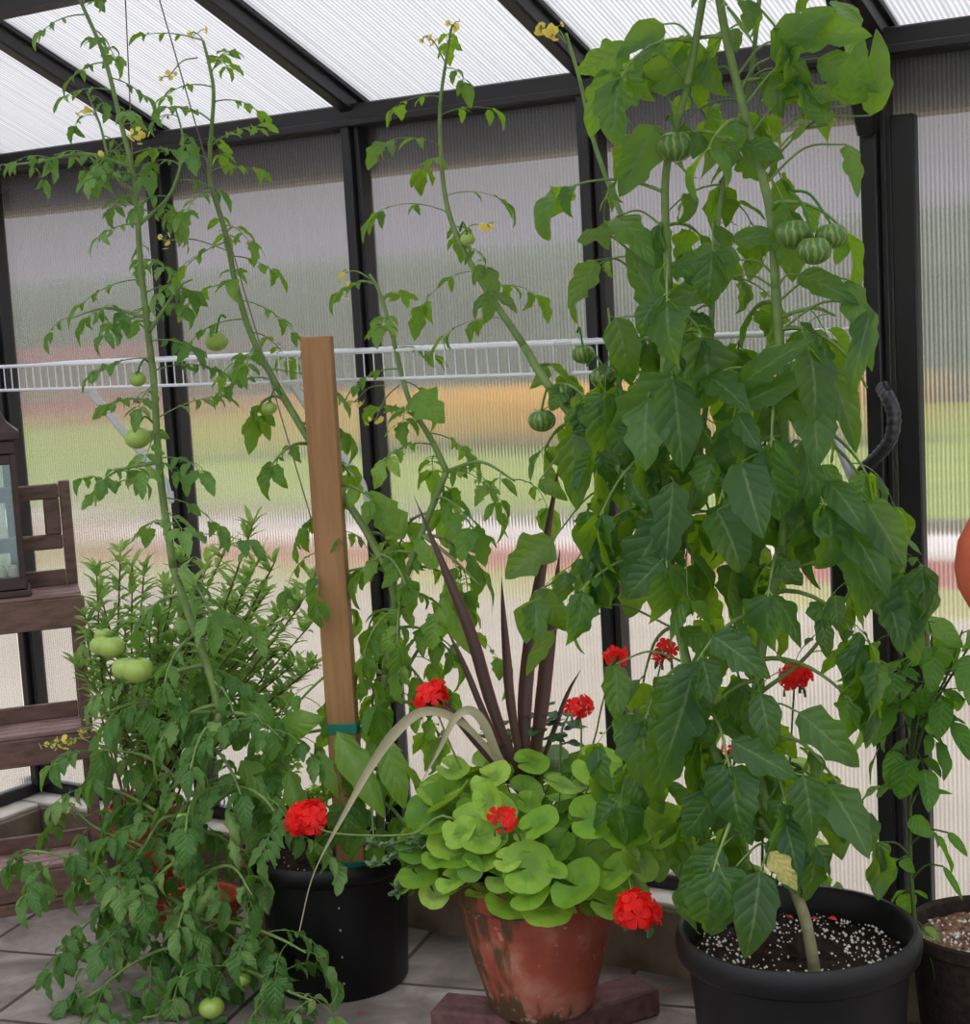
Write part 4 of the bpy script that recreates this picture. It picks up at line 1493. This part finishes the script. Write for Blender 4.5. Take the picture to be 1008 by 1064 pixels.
for (x, y, Y, n, hx, hy) in ((368, 418, -.33, 4, 400, 400), (390, 436, -.32, 5, 415, 400), (362, 300, -.31, 4, 388, 295), (205, 35, -.54, 5, 216, 60), (175, 80, -.54, 5, 205, 60), (170, 250, -.5, 5, 235, 260), (355, 285, -.3, 4, 385, 290)):
    truss(tb, on_y(x, y, Y), rB, n, .02, .0065, on_y(hx, hy, Y))

# stake
sk = empty('wooden_stake', (1.401, -.402, .20), 'tall square cut pale brown wooden stake standing in the black pot', 'stake')
mb = MB()
axs = (np.array((math.cos(YAW-.12), math.sin(YAW-.12), 0)), np.array((-math.sin(YAW-.12), math.cos(YAW-.12), 0)), UPV)
mb.box((1.401, -.402, .83), (.064, .036, 1.16), axs, bev=.003)
mb.build('post', M['stake'], sk)
for z, hgt in ((.282, .028), (.585, .026)):
    mb = MB()
    mb.box((1.401, -.402, z), (.068, .040, hgt), axs, bev=.003)
    mb.build('tie', M['teal'], sk)

# ------------------------------------------------------------------ snapdragon-like herb in the red pot
rD = random.Random(31)
PD = np.array((.670, -.272, 0.0))
td = empty('potted_herb', PD, 'bushy pale green herb with narrow whorled leaves in a red pot behind the left tomato', 'herb')
mb = MB()
mb.lathe([(.0001, 0), (.062, 0), (.066, .005), (.084, .245), (.092, .25), (.095, .262), (.095, .296), (.090, .300), (.083, .296), (.078, .2), (.0001, .19)], PD, 48)
mb.build('pot', M['red_pot'], td, loc=PD)
mb = MB()
soil_disc(mb, PD + np.array((0, 0, .275)), .082, rD, .008, 6, 30)
mb.build('soil', M['soil'], td, loc=PD + np.array((0, 0, .275)), smooth='all')
lm, sm = MB(), MB()
tips = [(100, 590), (125, 575), (150, 590), (88, 640), (190, 575), (215, 585), (235, 570), (262, 548), (258, 600), (290, 640), (310, 615), (322, 650), (305, 690), (275, 620), (245, 640), (205, 640),
        (165, 640), (130, 650), (105, 700), (180, 690), (225, 700), (265, 700), (300, 735), (150, 700), (285, 585), (325, 605), (330, 690), (80, 690), (240, 610), (178, 610)]
tips += [(x + rD.uniform(-22, 22), y + rD.uniform(0, 60)) for (x, y) in tips[:18]]
for (x, y) in tips:
    Y = rD.uniform(-.36, -.10)
    tip = on_y(x, y, Y)
    r0 = PD + np.array((rD.uniform(-.05, .05), rD.uniform(-.05, .05), .27))
    mid = (r0*.55 + tip*.45) + np.array((rD.uniform(-.03, .03), 0, .03))
    path = smooth_path([r0, mid, tip], 14)
    sm.tube(path, .003, .0018, 6, False)
    L = len(path)
    for i in range(int(L*.32), L):
        t = i/(L-1)
        for k in range(3 if t < .95 else 7):
            an = rD.random()*6.28
            el = rD.uniform(.2, .9) if t < .95 else rD.uniform(.4, 1.2)
            q = rD.uniform(.040, .070)*(1 if t < .95 else .85)
            leaf(lm, path[i], (math.cos(an)*math.cos(el), math.sin(an)*math.cos(el), math.sin(el)), UPV, q, q*.30, 'lance', rD.uniform(.0, .8), .3, 0, rD.uniform(.1, .75) + (.2 if t > .9 else 0), rD)
lm.build('foliage', M['herb_leaf'], td, smooth='all')
sm.build('stem', M['stem_brown'], td, smooth='all')

# ------------------------------------------------------------------ small pots between
PP = np.array((1.015, -.20, 0.0))
tp = empty('potted_parsley', PP, 'small dusty pink pot of yellow green curly parsley behind the black pot', 'herb')
mb = MB()
mb.lathe([(.0001, 0), (.066, 0), (.070, .005), (.085, .185), (.092, .188), (.093, .222), (.089, .226), (.083, .222), (.078, .16), (.0001, .15)], PP, 48)
mb.build('pot', M['pink_pot'], tp, loc=PP)
mb = MB()
soil_disc(mb, PP + np.array((0, 0, .205)), .081, rD, .006, 6, 30)
mb.build('soil', M['soil'], tp, loc=PP + np.array((0, 0, .205)), smooth='all')
lm, sm = MB(), MB()
for k in range(34):
    an, q = rD.random()*6.28, rD.uniform(.02, .13)
    tip = PP + np.array((math.cos(an)*q+.03, min(.1, math.sin(an)*q), .225 + rD.uniform(.06, .17)))
    sm.tube(smooth_path([PP + np.array((math.cos(an)*.03, math.sin(an)*.03, .205)), (PP+tip)/2 + np.array((0, 0, .11)), tip], 4), .0016, .001, 5, False)
    for j in range(16):
        v = nrm([rD.gauss(0, 1), rD.gauss(0, 1), rD.gauss(.3, .7)])
        leaf(lm, tip + v*.012, v, UPV, rD.uniform(.014, .024), .016, 'tomato', .6, .4, .6, rD.uniform(.2, .85), rD, lobe=.35)
lm.build('foliage', M['parsley_leaf'], tp, smooth='all')
sm.build('stem', M['stem'], tp, smooth='all')
PO = np.array((.905, -.345, 0.0))
mb = MB()
mb.lathe([(.0001, .0), (.060, 0), (.064, .004), (.078, .085), (.088, .088), (.090, .118), (.086, .122), (.080, .118), (.074, .05), (.0001, .035)], PO, 48)
tag(mb.build('small_pot', M['terracotta'], loc=PO), 'low orange terracotta pot on the paving behind the sprawling left tomato', 'pot')

# ------------------------------------------------------------------ sprawling left tomato
rC = random.Random(47)
CB = np.array((1.104, -.560, 0.0))
tc_ = empty('tomato_plant', CB, 'tall sprawling tomato plant with yellow flowers growing from the paving at far left', 'tomato plant')
lm, sm = MB(), MB()
def fl(x, y, Z):
    d = _F + _R*(x-504)/FOC - _U*(y-532)/FOC
    return CAM + d*(Z-CAM[2])/d[2]


c1 = [CB + np.array((0, 0, -.005))] + path_y([(228, 1000, -.56), (206, 955, -.57), (202, 900, -.57), (206, 830, -.56), (229, 740, -.55)])
c2 = path_y([(229, 740, -.55), (215, 690, -.55), (197, 640, -.55), (180, 590, -.56), (166, 490, -.57), (160, 400, -.58), (151, 320, -.59), (145, 260, -.60), (140, 190, -.61), (125, 125, -.62), (108, 58, -.63), (84, 2, -.64), (75, -20, -.64)])
PC = dict(BASEP, tone=.5, hang=.7, bend=.9, fold=(0, .6), twist=.6)
grow(lm, sm, c1, .011, .0095, .040, .15, .070, .5, 3, .15, 1.0, 1.5, (-.2, .6), PC, rC)
grow(lm, sm, c2[:4], .0095, .0085, .042, .14, .070, .5, 3, .05, 1.0, 1.6, (-.2, .5), PC, rC)
grow(lm, sm, c2[3:], .0085, .003, .034, .15, .060, .46, 3, .05, 1.0, .8, (-.2, .6), dict(PC, hang=.25, tone=.55, twist=.8), rC, taper=lambda t: 1-.4*t)
for pts, LL in (([(143, 235, -.60), (178, 200, -.60), (190, 150, -.60), (182, 110, -.60)], .042), ([(141, 200, -.61), (118, 180, -.62), (104, 130, -.62), (90, 95, -.62)], .04),
                ([(140, 175, -.61), (90, 160, -.63), (40, 168, -.64), (5, 172, -.65)], .04), ([(165, 480, -.57), (120, 490, -.59), (100, 510, -.60)], .045),
                ([(152, 330, -.59), (110, 320, -.6), (75, 330, -.61)], .048), ([(155, 345, -.59), (185, 300, -.58), (200, 290, -.57)], .045)):
    grow(lm, sm, path_y(pts), .0045, .0016, .034, .10, LL*1.3, .48, 2, .15, 1.0, 1.1, (0, .7), PC, rC, taper=lambda t: 1-.35*t)
# low sprawling shoots
LOW = [[(206, 955, -.57), (170, 930, -.60), (130, 935, -.63), (90, 960, -.66), (60, 1000, -.68)], [(228, 1000, -.56), (180, 985, -.62), (140, 1000, -.68), (100, 1030, -.74), (70, 1060, -.78)],
       [(206, 955, -.57), (250, 960, -.60), (290, 975, -.62), (318, 990, -.64)], [(202, 900, -.57), (150, 880, -.60), (100, 860, -.60), (75, 838, -.60)],
       [(204, 870, -.57), (140, 830, -.58), (100, 815, -.58)], [(206, 830, -.56), (160, 790, -.56), (120, 780, -.56), (85, 780, -.56)], [(206, 850, -.56), (245, 820, -.58), (275, 830, -.6), (300, 870, -.62)],
       [(230, 1010, -.56), (200, 1030, -.64), (170, 1055, -.70), (150, 1075, -.74)], [(229, 740, -.55), (190, 740, -.57), (150, 730, -.58), (110, 740, -.58)],
       [(229, 740, -.55), (265, 745, -.56), (295, 770, -.57)], [(203, 910, -.57), (240, 900, -.61), (262, 930, -.64)], [(228, 1000, -.56), (262, 1010, -.63), (300, 1030, -.68), (325, 1040, -.70)],
       [(150, 880, -.60), (115, 905, -.64), (85, 895, -.66), (30, 885, -.68), (8, 912, -.68)], [(215, 690, -.55), (175, 700, -.57), (135, 715, -.58)], [(206, 850, -.56), (170, 850, -.61), (150, 880, -.64), (130, 910, -.66)],
       [(205, 940, -.57), (150, 955, -.64), (110, 980, -.68), (95, 1010, -.70)]]
for pts in LOW:
    q = path_y(pts)
    for p in q:
        p[2] = max(p[2], .015)
    grow(lm, sm, q, .0055, .0018, .032, .11, .066, .5, 3, .15, 1.0, 1.3, (-.2, .6), dict(PC, tone=.48), rC)
for h in ((185, 590, 205, 610, -.57, .4), (222, 842, 200, 860, -.62, .35), (235, 840, 250, 880, -.62, .33), (240, 870, 250, 905, -.62, .33), (220, 920, 205, 950, -.63, .4), (215, 750, 240, 775, -.6, .5), (190, 660, 185, 640, -.6, .9)):
    hero(lm, *h, bend=1.4, fold=-.6, tone=.85, rng=rC)
V = np.asarray(lm.v)
for i, v in enumerate(lm.v):
    if v[2] < .004:
        v[2] = .004 + (abs(v[2])*.02)
lm.build('foliage', M['tomato_leaf_left'], tc_, smooth='all')
sm.build('stem', M['stem'], tc_, smooth='all')
for (x, y, r, Y, hx, hy, mt, dbl) in ((116, 672, 13, -.62, 150, 650, 'green_tomato', True), (143, 696, 15, -.63, 160, 680, 'green_tomato', True), (107, 659, 8, -.6, 140, 640, 'green_tomato', False),
                               (143, 455, 12, -.60, 160, 440, 'green_tomato', False), (143, 394, 8, -.6, 158, 380, 'green_tomato', False), (220, 1047, 12, -.66, 225, 1010, 'green_tomato', False),
                               (252, 1017, 8, -.62, 238, 1000, 'green_tomato', False), (192, 850, 8, -.64, 205, 830, 'green_tomato', False), (218, 826, 9, -.62, 208, 800, 'orange_tomato', False)):
    tomato(tc_, on_y(x, y, Y), r/1700*3.85, M[mt], rC, on_y(hx, hy, Y+.03), double=dbl)
for (x, y, Y, n, hx, hy) in ((72, 838, -.6, 7, 78, 850), (105, 932, -.66, 12, 125, 925), (95, 912, -.66, 8, 110, 910), (118, 922, -.66, 8, 130, 920), (70, 770, -.57, 12, 100, 775), (90, 757, -.57, 10, 105, 765), (50, 775, -.57, 6, 75, 775),
                             (150, 930, -.64, 6, 140, 935), (145, 140, -.61, 12, 128, 130), (90, 115, -.62, 6, 104, 130), (108, 160, -.62, 6, 125, 165)):
    truss(tc_, on_y(x, y, Y), rC, n, .02, .0065, on_y(hx, hy, Y))

# ------------------------------------------------------------------ pepper plant in the brown pot, right edge
rE = random.Random(61)
te = empty('potted_pepper', PE, 'young leafy plant in a rough brown pot at the right edge', 'plant')
mb = MB()
mb.lathe([(.0001, 0), (.115, 0), (.120, .006), (.140, .255), (.147, .262), (.148, .282), (.144, .287), (.137, .280), (.132, .2), (.0001, .19)], PE, 56)
mb.build('pot', M['brown_pot'], te, loc=PE)
mb = MB()
soil_disc(mb, PE + np.array((0, 0, .252)), .134, rE, .008, 8, 40)
so = mb.build('soil', M['gravel_soil'], te, loc=PE + np.array((0, 0, .252)), smooth='all')
cb = MB()
crumbs(cb, PE + np.array((0, 0, .256)), .128, 260, rE, (.0018, .004))
cb.build('perlite', M['perlite'], so, loc=PE + np.array((0, 0, .252)), kind='stuff')
lm, sm = MB(), MB()
PEp = dict(BASEP, kind='ovate', tone=.5, hang=.4, bend=.6, fold=(0, .4), twist=.3, small=0)
q = path_y([(952, 965, -.27), (946, 890, -.27), (947, 790, -.27), (953, 720, -.27)])
q[0][2] = .25
for i, pts in enumerate((None, [(947, 790, -.27), (940, 720, -.28), (935, 670, -.28), (925, 640, -.28)], [(947, 800, -.27), (965, 740, -.26), (985, 700, -.26), (1000, 655, -.26)],
                         [(947, 790, -.27), (958, 720, -.29), (968, 670, -.30), (965, 645, -.30)], [(950, 750, -.27), (975, 705, -.3), (1010, 690, -.3), (1030, 680, -.3)],
                         [(953, 720, -.27), (930, 700, -.3), (905, 715, -.3), (885, 722, -.3)], [(965, 740, -.26), (990, 700, -.24), (1020, 650, -.22)])):
    grow(lm, sm, q if pts is None else path_y(pts), .0045 if pts is None else .0028, .003 if pts is None else .0016, .06 if pts is None else .034, .06, .070, .55, 1, .1 if pts is None else .25, 1.0, 1.0, (-.1, .7), PEp, rE)
for h in ((895, 705, 930, 745, -.3, .4), (945, 740, 975, 710, -.3, .5), (942, 790, 935, 830, -.3, .7), (930, 780, 925, 820, -.3, .6), (945, 850, 968, 870, -.29, .7), (920, 875, 895, 885, -.3, .25), (985, 865, 1005, 890, -.29, .35), (980, 900, 1000, 935, -.29, .2), (990, 750, 1008, 790, -.3, .4), (960, 820, 990, 825, -.28, .2)):
    hero(lm, *h, bend=.7, fold=.2, tone=.45, kind='ovate', rng=rE, stems=smooth_path(q, 8), sm=sm)
lm.build('foliage', M['pepper_leaf'], te, smooth='all')
sm.build('stem', M['stem_dark'], te, smooth='all')

# ------------------------------------------------------------------ geranium behind the big pot
rH = random.Random(77)
PH = np.array((2.235, -.165, 0.0))
th = empty('potted_geranium', PH, 'small geranium with two scarlet heads, mostly hidden behind the big tomato', 'geranium')
mb = MB()
mb.lathe([(.0001, 0), (.055, 0), (.058, .004), (.074, .13), (.082, .132), (.084, .165), (.080, .168), (.074, .165), (.068, .12), (.0001, .115)], PH, 40)
mb.build('pot', M['terracotta'], th, loc=PH)
mb = MB()
soil_disc(mb, PH + np.array((0, 0, .15)), .072, rH, .006, 6, 30)
mb.build('soil', M['soil'], th, loc=PH + np.array((0, 0, .15)), smooth='all')
lm, sm = MB(), MB()
for k in range(40):
    v = nrm([rH.gauss(0, 1), rH.gauss(0, 1), rH.uniform(.0, 1.6)])
    p = PH + np.array((v[0]*.15, min(.06, v[1]*.11), .20 + rH.uniform(0, .42)*max(.2, v[2])))
    n = nrm(v + np.array((.1, -.3, .7)))
    round_leaf(lm, p, n, rH.uniform(.025, .042), rH.random()*6.28, rH.uniform(.3, .8), rH)
    sm.tube(smooth_path([PH + np.array((v[0]*.03, v[1]*.03, .15)), (PH+p)/2 + np.array((0, 0, .09)), p - n*.001], 4), .002, .0014, 5, False)
for (x, y, Y, R, n) in ((826, 703, -.20, .036, 26), (757, 781, -.20, .020, 6)):
    p = on_y(x, y, Y)
    flower_head(th, p, R, rH, n)
    sm.tube(smooth_path([PH + np.array((0, 0, .15)), (PH+p)/2 + np.array((.01, 0, .02)), p], 6), .0026, .0018, 6, False)
lm.build('foliage', M['geranium_leaf'], th, smooth='all')
sm.build('stem', M['stem_dark'], th, smooth='all')

# ------------------------------------------------------------------ fallen petals
for (x, y, Z, lab) in ((653, 1042, .002, 'red petal on the paving right of the terracotta pot, by the brick'), (676, 1036, .002, 'red petal on the paving, midway between terracotta and big black pot'),
                  (692, 1029, .002, 'red petal on the paving closest to the big black pot'), (660, 1062, .002, 'red petal lowest on the paving at the bottom edge'),
                  (375, 1052, .002, 'red petal on the paving in front of the staked black pot'),
                  (821, 953, .326, 'red petal on the soil left of the stem in the big black pot'), (846, 955, .326, 'dark red petal on the soil just right of the stem'), (865, 955, .326, 'larger pink red petal on the soil at right in the big black pot')):
    p = fl(x, y, Z)
    mb = MB()
    r = .009 if x == 865 else .006
    leaf(mb, p - np.array((r, 0, 0)), (1, .3*rG.uniform(-1, 1), .25), UPV, r*2.2, r*1.7, 'ovate', .5, .3, 0, .5, rG, lobe=0)
    zmin = min(v[2] for v in mb.v)
    for v in mb.v:
        v[2] += Z - zmin
    tag(mb.build('fallen_petal', M['petal_red'], loc=p, smooth='all'), lab, 'petal', 'fallen red petals')
